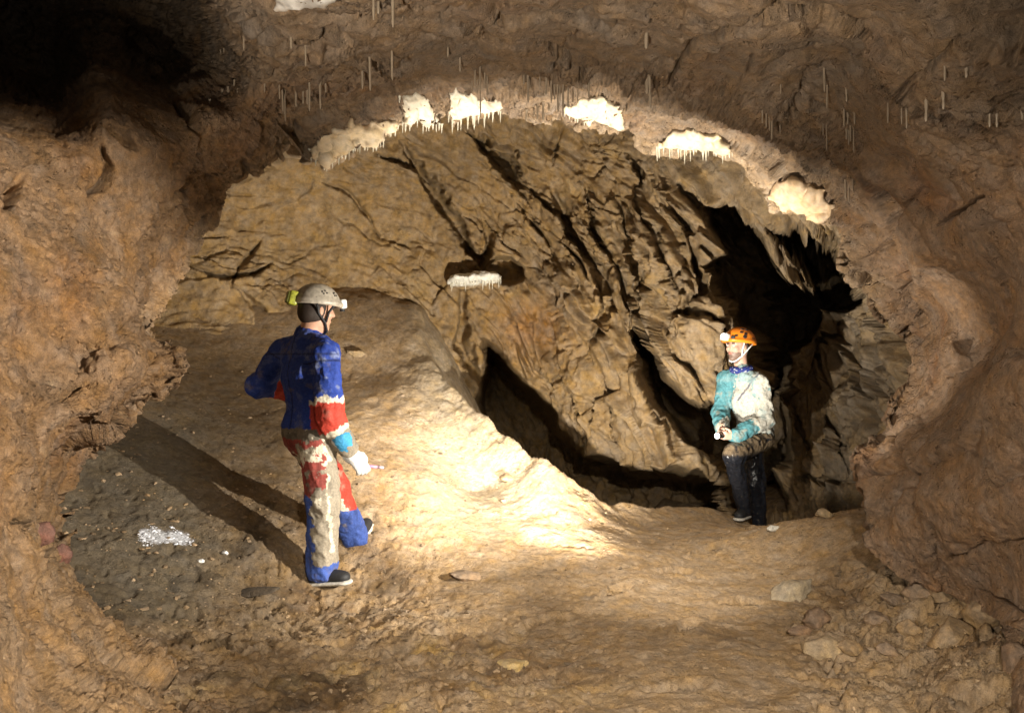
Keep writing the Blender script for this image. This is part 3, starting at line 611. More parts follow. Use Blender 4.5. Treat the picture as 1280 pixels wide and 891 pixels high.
def hand_field(fd, wrist, d, nrm, thumb, curl, grow=0.0, sc=1.0, spread=.10, first_less=0.0):
    """five-fingered hand: d along the fingers, nrm out of the palm, thumb = side the thumb is on"""
    d = unit(d); nrm = unit(np.array(nrm) - d * np.dot(nrm, d)); sd = unit(np.array(thumb) - d * np.dot(thumb, d) - nrm * np.dot(thumb, nrm)); wrist = np.array(wrist, float)
    for q in (-.026, -.009, .009, .026): fd.cap(wrist + d * .012 * sc + sd * q * .6 * sc, wrist + d * .088 * sc + sd * q * sc, .014 * sc + grow, .0125 * sc + grow, .012)
    tips = []
    for j, (q, L) in enumerate(((.030, .074), (.010, .083), (-.010, .077), (-.029, .060))):
        p = wrist + d * .09 * sc + sd * q * sc; a = curl * (.55 + .12 * j) * (1 - (first_less if j == 0 else 0)); dd = unit(d + sd * q * spread * 10)
        for seg, frac, r0, r1 in ((0, .45, .0098, .009), (1, .31, .009, .0082), (2, .24, .0082, .007)):
            ang = a * (seg + 1) * .95; v = dd * math.cos(ang) + nrm * math.sin(ang); q2_ = p + v * L * frac * sc
            fd.cap(p, q2_, r0 * sc + grow, r1 * sc + grow, .004); p = q2_
        tips.append(p)
    p = wrist + d * .028 * sc + sd * .026 * sc; v1 = unit(d * .75 + sd * .75 + nrm * .25); q1 = p + v1 * .042 * sc; v2 = unit(d * .9 + sd * .15 + nrm * (.35 + .3 * curl)); q2_ = q1 + v2 * .033 * sc; q3_ = q2_ + unit(d * .8 - sd * .15 + nrm * (.4 + .3 * curl)) * .026 * sc
    fd.cap(p, q1, .0135 * sc + grow, .0115 * sc + grow, .01); fd.cap(q1, q2_, .011 * sc + grow, .0095 * sc + grow, .004); fd.cap(q2_, q3_, .0095 * sc + grow, .008 * sc + grow, .004)
    return tips, q3_
def torso_field(fd, J, f, r, u, g=0.0, k=.05):
    ax = np.array([f, r, u])
    fd.ell(J['pelvis'], (.118 + g, .160 + g, .135 + g), ax, k); fd.cap(J['pelvis'], J['chest'], .125 + g, .135 + g, k, (f, .8))
    fd.ell(J['chest'] + .03 * u, (.118 + g, .168 + g, .175 + g), ax, k)
    for s_ in 'RL': fd.cap(J['neck'] - .03 * u, J['sh' + s_], .058 + g, .066 + g, k)
def limb_field(fd, J, s_, g=0.0, arm=True, leg=True, k=.03, cut_arm=1.0, cut_leg=1.0, ra=(.056, .047, .044, .031), rl=(.088, .062, .060, .042)):
    if arm:
        fd.cap(J['sh' + s_], J['el' + s_], ra[0] + g, ra[1] + g, k); w = J['el' + s_] + (J['wr' + s_] - J['el' + s_]) * cut_arm
        fd.cap(J['el' + s_], w, ra[2] + g, ra[3] + g, k)
    if leg:
        fd.cap(J['hip' + s_], J['kn' + s_], rl[0] + g, rl[1] + g, k); a = J['kn' + s_] + (J['an' + s_] - J['kn' + s_]) * cut_leg
        fd.cap(J['kn' + s_], a, rl[2] + g, rl[3] + g, k)
def bounds(J, m=.2):
    a = np.array([v for v in J.values()]); return a.min(0) - m, a.max(0) + m
def shoe(parent, heel, toe, name='boot', upper=M_BLACK, h=.006, shaft=.13):
    heel = np.array(heel, float); toe = np.array(toe, float); d = unit(toe - heel); u = unit(np.array([0, 0, 1]) - d * d[2]); s_ = np.cross(d, u)
    lo = np.minimum(heel, toe) - .16; hi = np.maximum(heel, toe) + .18
    fd = Field(lo, hi, h); L = np.linalg.norm(toe - heel)
    fd.cap(heel + d * .045 + u * .055, heel + d * .045 + u * shaft, .046, .05, .02); fd.cap(heel + d * .04 + u * .045, toe - d * .055 + u * .038, .044, .044, .03, (u, .85)); fd.cap(heel + d * .05 + u * .085, toe - d * .09 + u * .045, .035, .030, .03)
    fd.plane_cut(heel + u * .018, -u)
    o = solid(name, fd, upper, parent, None, 2)
    fs = Field(lo, hi, h * .8); fs.cap(heel + d * .042 + u * .010, toe - d * .05 + u * .010, .050, .051, .0, (u, .36)); solid('sole', fs, M_SOLE, o, None, 1)
    return o
def helmet(parent, c, f, s, u, mat, rad=(.142, .122, .125), brim=.010, h=.005):
    ax = np.array([f, s, u]); c = np.array(c, float); R_ = max(rad) + .05
    fd = Field(c - R_, c + R_, h); fd.ell(c, rad, ax, 0); fd.ell(c + .006 * u + .02 * f, (rad[0] + brim * .2, rad[1] + brim * .6, .02), ax, .03)
    fd.ell(c - .004 * u, (rad[0] - .012, rad[1] - .012, rad[2] - .012), ax, 0, cut=True); fd.plane_cut(c - .012 * u, -u)
    return solid('helmet', fd, mat, parent, None, 2)
def disc(name, c, n, r, mat, parent, depth=.004, sx=1.0, seg=14):
    bm = bmesh.new(); bmesh.ops.create_cone(bm, cap_ends=True, segments=seg, radius1=r, radius2=r * .92, depth=depth)
    q = Vector(n).to_track_quat('Z', 'Y').to_matrix().to_4x4(); bmesh.ops.transform(bm, matrix=Matrix.Translation(Vector(c)) @ q @ Matrix.Diagonal((sx, 1, 1, 1)), verts=bm.verts)
    me = bpy.data.meshes.new(name); bm.to_mesh(me); bm.free(); return link(name, me, mat, parent)
def ell_pt(c, rad, ax, a, e, lift=0.0):
    """point and normal on a helmet: a = bearing from its front, e = height angle"""
    l = np.array([math.cos(e) * math.cos(a) * rad[0], math.cos(e) * math.sin(a) * rad[1], math.sin(e) * rad[2]]); n = unit(l / np.array(rad) ** 2)
    return np.array(c) + (l + n * lift) @ ax, n @ ax
def block_solid(name, c, ax, half, mat, parent, bev=.008):
    bm = bmesh.new(); bmesh.ops.create_cube(bm, size=2); bmesh.ops.scale(bm, vec=half, verts=bm.verts)
    bmesh.ops.bevel(bm, geom=bm.edges[:], offset=bev, segments=3, affect='EDGES', profile=.5)
    M = Matrix(np.array(ax).T.tolist()).to_4x4(); bmesh.ops.transform(bm, matrix=Matrix.Translation(Vector(c)) @ M, verts=bm.verts)
    for f in bm.faces: f.smooth = True
    me = bpy.data.meshes.new(name); bm.to_mesh(me); bm.free(); return link(name, me, mat, parent)
UP = np.array([0, 0, 1.0])

# ---------------------------------------------------------------- the caver on the left, walking away
f1 = unit([.60, .80, 0]); r1 = np.array([.80, -.60, 0]); p1 = Wv(392, 735, 4.66)
J = dict(pelvis=Wv(386, 538, 4.70), chest=Wv(384, 470, 4.70), neck=Wv(386, 421, 4.70), shR=Wv(408, 441, 4.58), elR=Wv(412, 520, 4.52), wrR=Wv(437, 566, 4.60),
 shL=Wv(353, 442, 4.84), elL=Wv(323, 482, 4.80), wrL=Wv(376, 496, 5.02), hipR=Wv(397, 548, 4.62), knR=Wv(404, 628, 4.60), anR=Wv(402, 712, 4.66),
 hipL=Wv(379, 546, 4.79), knL=Wv(420, 612, 4.93), anL=Wv(444, 672, 5.08), head=Wv(395, 386, 4.70), hand=Wv(458, 590, 4.62))
per1 = empty('person', p1); 
def own(root):
    """children are modelled in world space; keep them there under their root"""
    bpy.context.view_layer.update(); inv = root.matrix_world.inverted()
    for o in root.children: o.matrix_parent_inverse = inv
hf = unit([.76, .64, -.08]); hs = unit(np.cross(UP, hf)); hu = np.cross(hf, hs)
lo, hi = bounds(J, .17)
B = Field(lo, hi, .0062)
torso_field(B, J, f1, r1, UP, -.012); B.cap(J['neck'] - .03 * UP, J['head'] - .03 * UP - .02 * hf, .062, .056, .03)
for s_ in 'RL': limb_field(B, J, s_, -.006)
head_field(B, J['head'], hf, hs, hu)
hd = unit(J['hand'] - J['wrR']); hand_field(B, J['wrR'], hd, (-.3, .7, -.3), (.55, .25, .5), .55, -.001)
hand_field(B, J['wrL'], (.6, .75, .1), (0, 0, -1), (.7, -.6, .3), .4)
for s_, t_ in (('R', Wv(436, 726, 4.58)), ('L', Wv(461, 660, 5.30))): B.cap(J['an' + s_], J['an' + s_] * .7 + t_ * .3, .035, .03, .03)
solid('body', B, M_SKIN, per1, None, 2)
HR = Field(J['head'] - .16, J['head'] + .16, .006); HR.ell(J['head'] - .012 * hf - .005 * hu, (.097, .084, .105), np.array([hf, hs, hu]), 0); HR.ell(J['head'] - .06 * hf - .035 * hu, (.040, .060, .050), np.array([hf, hs, hu]), .02)
HR.plane_cut(J['head'] + .030 * hf, unit(hf - .25 * hu)); solid('hair', HR, M_HAIR, per1, None, 1)
G = Field(lo, hi, .0062)
torso_field(G, J, f1, r1, UP, .016); G.cap(J['neck'] - .05 * UP, J['neck'] + .012 * UP, .088, .072, .03)
for s_ in 'RL': limb_field(G, J, s_, .016, True, True, .03, .86 if s_ == 'R' else 1, .97, (.060, .052, .050, .043), (.092, .078, .074, .066))
for s_, r_ in (('R', .086), ('L', .064)): G.cap(J['an' + s_] + .10 * UP, J['an' + s_] + .005 * UP, r_ - .008, r_, .03)
G.cap(J['elR'] - .10 * unit(J['elR'] - J['shR']), J['elR'] + .05 * unit(J['wrR'] - J['elR']), .082, .082, .02)
def folds(V, N_, amp=.012, ax=(.35, .2, -.9)):
    a = unit(ax); q = V - (V @ a)[:, None] * a * .72; w_ = q + .03 * np.stack([pn(V * 9, 1), pn(V * 9, 2), pn(V * 9, 3)], 1)
    return amp * (ridge(w_, 6.5, 2, .5, 111) - .45) * 1.4 + amp * .45 * fbm(V, 26, 2, .5, 112)
BL = np.array([.022, .05, .27]); RD = np.array([.46, .05, .032]); CR = np.array([.62, .56, .44]); GY = np.array([.25, .215, .165]); BG = np.array([.045, .085, .30])
def suit_col(V):
    n1 = fbm(V, 14, 4, .65, 121); n2 = fbm(V, 20, 4, .6, 122); n3 = fbm(V, 6, 3, .5, 123); n = len(V); c = np.tile(BL, (n, 1))
    def put(m, k): c[m] = k
    # dust on the back and shoulder
    dust = ss(.18, .55, n1 + .25 * n3 + .15); dist, _ = seg_t(V, J['shR'], J['elR']); dm = (dust * (.2 + .5 * ss(.16, .05, dist)))[:, None] ; c = c + (np.array([.32, .36, .46]) - c) * dm * .75
    darms = [seg_t(V, J['sh' + s_], J['el' + s_]) for s_ in 'RL']; fores = [seg_t(V, J['el' + s_], J['wr' + s_]) for s_ in 'RL']
    dt = np.linalg.norm((V - J['chest'])[:, :2], axis=1)
    for k, s_ in enumerate('RL'):
        da, ta = darms[k]; df, tf = fores[k]; j = n2 * .07 + n1 * .05; arm_ = (np.minimum(da, df) < .13) & (V[:, 2] > J['pelvis'][2] - .2)
        if s_ == 'R': arm_ &= ((V - J['pelvis']) @ r1 > .10)
        up_ = arm_ & (da <= df); lo_ = arm_ & (df < da)
        if s_ == 'L': put(lo_ & (tf + j > .30), RD); put(lo_ & (tf + j > .6), GY); continue
        put(up_ & (ta + j > .72), CR); put(up_ & (ta + j > .80), RD); put(lo_ & (tf + j < .5), RD); put(lo_ & (tf + j > .28), CR); put(lo_ & (tf + j > .42), GY)
    for k in (0, 1):                                              # seams: armhole, yoke, middle of the back
        sm_ = (np.abs(darms[k][1] - .16) < .012) & (darms[k][0] < .13); c[sm_] = c[sm_] * .35
    sm_ = (np.abs((V - J['chest']) @ r1) < .004) & ((V - J['chest']) @ f1 < 0); c[sm_] = c[sm_] * .4
    sm_ = np.abs(V[:, 2] - (J['chest'][2] + .13)) < .004; c[sm_ & ((V - J['chest']) @ f1 < 0)] *= .5
    # hips and legs
    z = V[:, 2]; hz_ = J['pelvis'][2]; leg_ = (z < hz_ + .02 + .02 * n1) & (np.minimum(fores[0][0], fores[1][0]) > .10)
    lr = seg_t(V, J['hipR'], J['anR'])[0] < seg_t(V, J['hipL'], J['anL'])[0]; out = (V - .5 * (J['hipR'] + J['hipL'])) @ r1
    side = (V - (J['hipR'] + (J['anR'] - J['hipR']) * np.clip((hz_ - z) / .8, 0, 1)[:, None])) @ np.array([1, 0.1, 0])
    put(leg_, RD * np.array([.62, 1.2, 1.5])); put(leg_ & (n3 + .5 * n1 > .22), GY)
    put(leg_ & (z > hz_ - .035 + .02 * n2), GY * .6)
    put(leg_ & (np.abs(z - (hz_ - .115) + .10 * n2 - .35 * side) < .028), CR)
    put(leg_ & (n2 + .3 * n1 > .55), CR)
    put(leg_ & lr & (side + .03 * n2 > .055), CR); put(leg_ & lr & (side + .03 * n1 > .065) & (z < hz_ - .16), GY * 1.1)
    low = leg_ & (z < hz_ - .36 + .04 * n2); put(low & lr, GY * 1.15); put(low & lr & (z > hz_ - .41 + .05 * n2) & (side < .03), CR)
    put(low & lr & (side + .05 * n1 < -.035), BG); put(low & lr & (np.abs(side + .03 * n1 - .07) < .012) & (z > .27), CR)
    put(leg_ & (z < .20 + .03 * n1) & lr, BG * 1.2); far = leg_ & ~lr & (z < hz_ - .22); put(far, BG); ls = seg_t(V, J['hipL'], J['anL'])
    sl_ = (V - (J['hipL'] + ls[1][:, None] * (J['anL'] - J['hipL']))) @ np.array([.9, -.2, .3]); put(far & (sl_ + .02 * n2 > .055) & (z > .45), CR); put(far & (sl_ + .02 * n2 > .080) & (z > .45), RD)
    c = c + (np.array([.16, .13, .10]) - c) * (.5 * ss(.15, .6, fbm(V, 11, 4, .65, 124)))[:, None]
    sm2 = ss(.0, .6, fbm(V * np.array([1, 1, .35]), 12, 4, .65, 125)); lg = z < hz_; c[lg] = c[lg] * (1 - .45 * sm2[lg])[:, None]     # smears run down the legs
    mud = ss(.25, .6, n1 * .6 + n3 * .6); mm = leg_ | (z < hz_); c[mm] = c[mm] + (np.array([.30, .25, .18]) - c[mm]) * (.75 * mud[mm])[:, None]
    return c
solid('coverall', G, M_CLOTH, per1, suit_col, 2, folds)
fl = unit(J['wrR'] - J['elR'])
GL = Field(J['wrR'] - .2, J['wrR'] + .24, .0045)
tips, th = hand_field(GL, J['wrR'], hd, (-.3, .7, -.3), (.55, .25, .5), .55, .004); GL.cap(J['wrR'] - fl * .11, J['wrR'] + fl * .01, .064, .048, .02)
def glove_col(V):
    t = (V - J['wrR']) @ fl; s_ = (V - J['wrR']) @ unit([.8, -.2, .55]); n = fbm(V, 22, 4, .6, 131); c = np.tile(np.array([.56, .55, .54]), (len(V), 1)); m = (t < -.012) & (s_ + .02 * n > -.008); c[m] = (.05, .27, .50)
    return c * (1 + .35 * n)[:, None]
solid('glove', GL, M_CLOTH, per1, glove_col, 2, lambda V, N_: .003 * fbm(V, 30, 3, .6, 132))
shoe(per1, Wv(388, 731, 4.68), Wv(440, 729, 4.60)); shoe(per1, Wv(444, 684, 5.05), Wv(462, 655, 5.30))
hc = J['head'] + .030 * hu + .004 * hf; hrad = (.140, .118, .122); hx = np.array([hf, hs, hu])
hel = helmet(per1, hc, hf, hs, hu, M_SHELL, hrad)
for a, e in ((-1.75, .55), (-1.60, .62), (-1.68, .45), (-1.52, .50), (-1.1, .55), (-.98, .60), (-1.06, .43), (-.92, .45)):
    c_, n_ = ell_pt(hc, hrad, hx, a, e, .001); disc('vent_hole', c_, n_, .0055, M_BLACK, hel, .003)
c_, n_ = ell_pt(hc, hrad, hx, -2.0, .18, .001); disc('rivet', c_, n_, .009, M_BLACK, hel, .004)
c_, n_ = ell_pt(hc, hrad, hx, math.pi - .25, .14, .006); n_ = unit(n_); bx = unit(np.cross(UP, n_)); by = np.cross(n_, bx)
bat = block_solid('battery_case', c_, np.array([n_, bx, by]), (.026, .050, .042), M_YELLOW, hel, .012)
block_solid('battery_cover', c_ - bx * .0 + n_ * .024, np.array([n_, bx, by]), (.012, .042, .034), plain_mat('dark_yellow', (.13, .14, .03), .4, .5, .3, 60, .1), hel, .006)
c_, n_ = ell_pt(hc, hrad, hx, -.05, .12, .020); bx = unit(np.cross(UP, n_)); by = np.cross(n_, bx)
lamp = block_solid('head_lamp', c_, np.array([n_, bx, by]), (.020, .034, .028), M_WHITE, hel, .010); disc('lens', c_ + n_ * .021, n_, .020, M_GLASS, hel, .004)
disc('bracket', c_ - by * .034, by, .016, M_BLACK, hel, .02)
for q in (-1, 1):
    ear = J['head'] + q * .083 * hs
    tube('chin_strap', [hc - .01 * hu + q * .112 * hs - .055 * hf, ear - .02 * hf - .035 * hu, J['head'] + q * .074 * hs + .028 * hf - .080 * hu, J['head'] + q * .045 * hs + .058 * hf - .128 * hu, J['head'] + .066 * hf - .140 * hu], .0075, M_BLACK, hel)
    tube('chin_strap', [hc - .01 * hu + q * .108 * hs + .055 * hf, ear + .042 * hf - .020 * hu, J['head'] + q * .076 * hs + .032 * hf - .078 * hu], .0075, M_BLACK, hel)
own(per1)
tag(per1, 'person in muddy blue and red coverall and scuffed grey helmet, walking away on the slope', 'person')
pen_a = tips[0] * .5 + th * .5 - .02 * unit([1, .1, 0]); pen_b = pen_a + .115 * unit([1, .1, -.12])
pen = empty('marker_pen', pen_a); tube('barrel', [pen_a, pen_a + (pen_b - pen_a) * .68], .0085, M_PINK, pen); tube('cap', [pen_a + (pen_b - pen_a) * .70, pen_b], [.0095, .008], plain_mat('pale_pink', (.72, .5, .6), .4, .5, .1, 30, 0), pen)
own(pen); tag(pen, 'pink stick with pale end held in the gloved hand of the walking person', 'stick')

# ---------------------------------------------------------------- the caver on the right, at the edge of the hollow
f2 = unit([-.74, -.67, 0]); l2 = np.array([-f2[1], f2[0], 0]); p2 = Wv(930, 650, 6.9)
J2 = dict(pelvis=Wv(944, 545, 7.02), chest=Wv(934, 497, 6.99), neck=Wv(927, 463, 6.98), shL=Wv(950, 478, 6.86), elL=Wv(957, 524, 6.82), wrL=Wv(917, 546, 6.68),
 shR=Wv(909, 474, 7.10), elR=Wv(901, 516, 7.06), wrR=Wv(903, 535, 6.80), hipL=Wv(949, 549, 6.94), knL=Wv(917, 568, 6.64), anL=Wv(930, 637, 6.86),
 hipR=Wv(940, 552, 7.12), knR=Wv(944, 603, 7.05), anR=Wv(950, 655, 7.14), head=Wv(923, 433, 6.97))
J2['pelvis'] += .02 * UP
per2 = empty('person', p2)
hf = unit([-.86, -.50, .10]); hs = unit(np.cross(UP, hf)); hu = np.cross(hf, hs)          # hs = his left
lo, hi = bounds(J2, .17)
B = Field(lo, hi, .0062)
torso_field(B, J2, f2, l2, UP, -.012); B.cap(J2['neck'] - .03 * UP, J2['head'] - .03 * UP - .015 * hf, .060, .054, .03)
for s_ in 'RL': limb_field(B, J2, s_, -.006)
P3 = head_field(B, J2['head'], hf, hs, hu)
lampc = Wv(899, 545, 6.60)
hdL = unit(lampc + np.array([-.01, .03, .01]) - J2['wrL']); tL = hand_field(B, J2['wrL'], hdL, (-.3, .75, .2), (0, -.3, 1), .75, 0, .95)
hdR = unit(lampc + np.array([-.01, -.02, -.01]) - J2['wrR']); tR = hand_field(B, J2['wrR'], hdR, (.55, -.6, .1), (.5, -.2, .8), .75, 0, .95)
for s_, t_ in (('L', Wv(922, 645, 6.66)), ('R', Wv(942, 662, 6.95))): B.cap(J2['an' + s_], J2['an' + s_] * .8 + t_ * .2, .035, .03, .03)
def skin_col(V):
    c = np.tile(np.array([.52, .32, .24]), (len(V), 1)); q = V - J2['head']; a, b, d = q @ hf, q @ hs, q @ hu; n = fbm(V, 30, 3, .6, 141)
    bd = (d < -.058 + .01 * n) & (d > -.15) & (a > .015) & ~((np.abs(b) < .02) & (np.abs(d + .070) < .008)); c[bd] = np.array([.17, .11, .085])
    lip = (a > .075) & (np.abs(b) < .022) & (np.abs(d + .070) < .007); c[lip] = (.42, .17, .14)
    ey = (a > .06) & (np.abs(np.abs(b) - .03) < .016) & (np.abs(d - .018) < .008); c[ey] = (.08, .05, .04)
    return c * (1 + .15 * n)[:, None]
M_SKIN2 = plain_mat('skin_face', (1, 1, 1), .5, .4, .08, 60, .12, vcol=True)
solid('body', B, M_SKIN2, per2, skin_col, 2)
for q in (-1, 1):
    bm = bmesh.new(); bmesh.ops.create_uvsphere(bm, u_segments=10, v_segments=8, radius=.0125, matrix=Matrix.Translation(Vector(P3(.083, q * .030, -.002))))
    for f_ in bm.faces: f_.smooth = True
    me = bpy.data.meshes.new('eye'); bm.to_mesh(me); bm.free(); link('eye', me, M_EYE, per2)
HR = Field(J2['head'] - .16, J2['head'] + .16, .006); HR.ell(J2['head'] - .014 * hf, (.095, .082, .108), np.array([hf, hs, hu]), 0); HR.plane_cut(J2['head'] - .028 * hf, unit(hf - .3 * hu)); HR.plane_cut(J2['head'] - .07 * hu, -hu); solid('hair', HR, M_HAIR, per2, None, 1)
G = Field(lo, hi, .0062)
torso_field(G, J2, f2, l2, UP, .006); G.cap(J2['neck'] - .06 * UP, J2['neck'] + .0 * UP, .088, .078, .03)
for s_ in 'RL': limb_field(G, J2, s_, .018, True, False, .03, .93, 1, (.064, .054, .052, .044))
G.cap(J2['pelvis'] - .07 * UP, J2['pelvis'], .155, .15, .03, (f2, .85)); G.plane_cut(J2['pelvis'] - .075 * UP + .0 * f2, -unit(UP + .25 * f2))
TL = np.array([.07, .21, .245])
def jacket_col(V):
    n1 = fbm(V, 13, 4, .62, 151); n2 = fbm(V, 32, 3, .6, 152); c = np.tile(np.array([.40, .385, .34]), (len(V), 1)); q = V - J2['chest']; b = q @ l2; a = q @ f2
    c = c * (1 - .35 * ss(.0, .6, n1)[:, None]); dR = np.minimum(seg_t(V, J2['shR'], J2['elR'])[0], seg_t(V, J2['elR'], J2['wrR'])[0]); dL, tL_ = seg_t(V, J2['elL'], J2['wrL']); uL, tU = seg_t(V, J2['shL'], J2['elL'])
    c[(dR < .105) & (b < -.06)] = TL; c[(b + .06 * n2 - .25 * (V[:, 2] - J2['chest'][2]) < -.085) & (a > -.05)] = TL
    m = (dL < .09) & (tL_ + .25 * n1 > .42) & (dL < uL); c[m] = TL * 1.1; m = (uL < .09) & (n1 + .25 * n2 > .28); c[m] = c[m] * .45 + TL * .6
    m = (V[:, 2] > J2['neck'][2] - .10) & (np.abs(b - .06) < .06 + .03 * n2) & (a > -.02); c[m] = c[m] * .45 + TL * .65
    strap = np.abs((b - .02) - (V[:, 2] - J2['chest'][2] - .02) * .75) < .010; c[strap & (a > .02) & (V[:, 2] > J2['chest'][2] - .02)] = (.10, .10, .12)
    tn = ss(.05, .5, fbm(V, 7, 4, .6, 154)); c = c + (np.array([.20, .29, .30]) - c) * (.55 * tn)[:, None]; md_ = ss(.1, .6, fbm(V, 10, 4, .65, 155)); c = c + (np.array([.30, .25, .18]) - c) * (.6 * md_)[:, None]
    back = a < -.06; c[back] = c[back] * .55; speck = n2 > .5; c[speck] = c[speck] * .5
    return c
solid('jacket', G, M_CLOTH, per2, jacket_col, 2, lambda V, N_: folds(V, N_, .015, (.1, .3, -.9)))
CO = Field(J2['neck'] - .18, J2['neck'] + .18, .005); nk = J2['neck'] + .012 * UP
for k in range(14):
    a0, a1 = 2 * math.pi * k / 14, 2 * math.pi * (k + 1) / 14; e = lambda t: nk + .068 * math.cos(t) * f2 + .072 * math.sin(t) * l2 - .012 * math.cos(t) * UP
    CO.cap(e(a0), e(a1), .030, .030, .01)
def scarf_col(V):
    n = pn(V * 55, 3); c = np.tile(np.array([.018, .03, .16]), (len(V), 1)); c[n > .38] = (.35, .36, .42); return c
solid('neck_scarf', CO, M_CLOTH, per2, scarf_col, 2, lambda V, N_: .006 * fbm(V, 28, 3, .6, 153))
T = Field(lo, hi, .0062); ax2 = np.array([f2, l2, UP])
T.ell(J2['pelvis'] - .03 * UP, (.130, .168, .13), ax2, .04)
for s_ in 'RL': limb_field(T, J2, s_, .006, False, True, .04, 1, 1.0, rl=(.098, .078, .072, .056))
T.plane_cut(J2['pelvis'] + .02 * UP, UP)
def trouser_col(V):
    n1 = fbm(V, 16, 4, .62, 161); n2 = fbm(V, 40, 3, .6, 162); c = np.tile(np.array([.014, .015, .020]), (len(V), 1)); d, t = seg_t(V, J2['hipL'], J2['knL'])
    top_ = ss(.0, .05, V[:, 2] - (J2['knL'][2] - .02)) * ss(.2, -.3, n1 - .3); c = c + (np.array([.17, .125, .08]) - c) * top_[:, None]; m = n2 + .4 * n1 > .68; c[m] = np.array([.12, .10, .075]); return c
solid('trousers', T, M_WET, per2, trouser_col, 2, lambda V, N_: folds(V, N_, .012, (.3, .1, -.8)))
shoe(per2, Wv(934, 646, 6.92), Wv(921, 651, 6.70), shaft=.24); shoe(per2, Wv(952, 668, 7.2), Wv(943, 668, 6.98))
hc = J2['head'] + .036 * hu - .010 * hf; hrad = (.152, .130, .136); hx = np.array([hf, hs, hu])
hel = helmet(per2, hc, hf, hs, hu, M_ORANGE, hrad)
for a, e, sx in ((.95, .62, 1.7), (1.25, .55, 1.7), (1.05, .95, 2.0), (1.5, .92, 2.0), (.62, .35, 1.5)):
    c_, n_ = ell_pt(hc, hrad, hx, a, e, .001); disc('vent_hole', c_, n_, .010, M_BLACK, hel, .004, sx)
c_, n_ = ell_pt(hc, hrad, hx, 1.15, .30, .004); disc('strap_clip', c_, n_, .017, M_BLACK, hel, .010)
for k, a in enumerate((1.72, 1.80, 1.88, 1.96)):
    c_, n_ = ell_pt(hc, hrad, hx, a, .24, .0005); bx = unit(np.cross(UP, n_)); block_solid('logo_stroke', c_, np.array([n_, bx, np.cross(n_, bx)]), (.0015, .0035, .010 if k % 2 == 0 else .007), M_BLACK, hel, .0006)
c_, n_ = ell_pt(hc, hrad, hx, -.02, .18, .024); bx = unit(np.cross(UP, n_)); by = np.cross(n_, bx)
block_solid('head_lamp', c_, np.array([n_, bx, by]), (.026, .036, .030), M_WHITE, hel, .010); disc('lens', c_ + n_ * .027, n_, .024, M_LAMP, hel, .005)
c_, n_ = ell_pt(hc, hrad, hx, .45, .16, .006); block_solid('lamp_mount', c_, np.array([n_, unit(np.cross(UP, n_)), UP]), (.010, .018, .016), M_BLACK, hel, .004)
for q in (-1, 1):
    tube('chin_strap', [hc - .01 * hu + q * .112 * hs - .045 * hf, J2['head'] + q * .088 * hs - .02 * hf - .03 * hu, J2['head'] + q * .072 * hs + .020 * hf - .085 * hu, J2['head'] + q * .04 * hs + .055 * hf - .130 * hu, J2['head'] + .062 * hf - .142 * hu], .0065, M_WHITE, hel)
    tube('chin_strap', [hc - .01 * hu + q * .106 * hs + .05 * hf, J2['head'] + q * .080 * hs + .030 * hf - .03 * hu, J2['head'] + q * .073 * hs + .022 * hf - .083 * hu], .0065, M_WHITE, hel)
own(per2)
tag(per2, 'person in orange helmet and muddy teal jacket, one knee bent, hands clasped round a lamp', 'person')
hl = empty('hand_lamp', lampc); ld = unit([-.72, -.66, .12]); tube('barrel', [lampc - ld * .05, lampc + ld * .015, lampc + ld * .03], [.016, .017, .026], M_BLACK, hl, 14); disc('lens', lampc + ld * .032, ld, .024, M_LAMP, hl, .006)
own(hl); tag(hl, 'small lit hand lamp between the clasped hands of the person in the orange helmet', 'lamp')
for nm, c_, dv in (('helmet_lamp_light', hc + hf * .22 + hu * .03, hf), ('hand_lamp_light', lampc + ld * .07, ld)):
    flash(nm, 'SPOT', tuple(c_), tuple(c_ + dv), 4, .02, (1, .95, .85), 120, .8)
# ================================================================== calcite, straws, stones
def ellipse_poly(cx, cy, rx, ry, n=14): return [(cx + rx * math.cos(2 * math.pi * k / n), cy + ry * math.sin(2 * math.pi * k / n)) for k in range(n)]
def drip_mesh(seed, name='drip', straw=False):
    """unit-length icicle hanging from its origin"""
    rn = random.Random(seed); n, m = 7, 9; V = []; 
    for i in range(m):
        t = i / (m - 1); r = (1.0 + .25 * rn.uniform(-1, 1)) * ((1 - .25 * t) if straw else max(.12, (1 - t) ** .75)) * (1.35 if i == 0 else 1)
        if i == m - 1: r *= .45
        for k in range(n): V.append((r * math.cos(2 * math.pi * k / n) * (1 + .1 * rn.uniform(-1, 1)) , r * math.sin(2 * math.pi * k / n), .03 - t))
    bm = bmesh.new(); vs = [bm.verts.new(v) for v in V]
    for i in range(m - 1):
        for k in range(n): bm.faces.new((vs[i * n + k], vs[(i + 1) * n + k], vs[(i + 1) * n + (k + 1) % n], vs[i * n + (k + 1) % n]))
    bm.faces.new(vs[-n:][::-1]); bm.faces.new(vs[:n])
    for f in bm.faces: f.smooth = True
    me = bpy.data.meshes.new(name); bm.to_mesh(me); bm.free(); return me
M_DRIP = plain_mat('drip_calcite', (.74, .69, .56), .4, .5, .15, 50, .2)
M_STRAW = plain_mat('straw_calcite', (.30, .23, .16), .35, .6, .5, 25, .2)
DRIPS = [drip_mesh(k) for k in range(4)]; STRAWS = [drip_mesh(20 + k, 'straw', True) for k in range(4)]
for me in DRIPS: me.materials.append(M_DRIP)
for me in STRAWS: me.materials.append(M_STRAW)
rnd = random.Random(5)
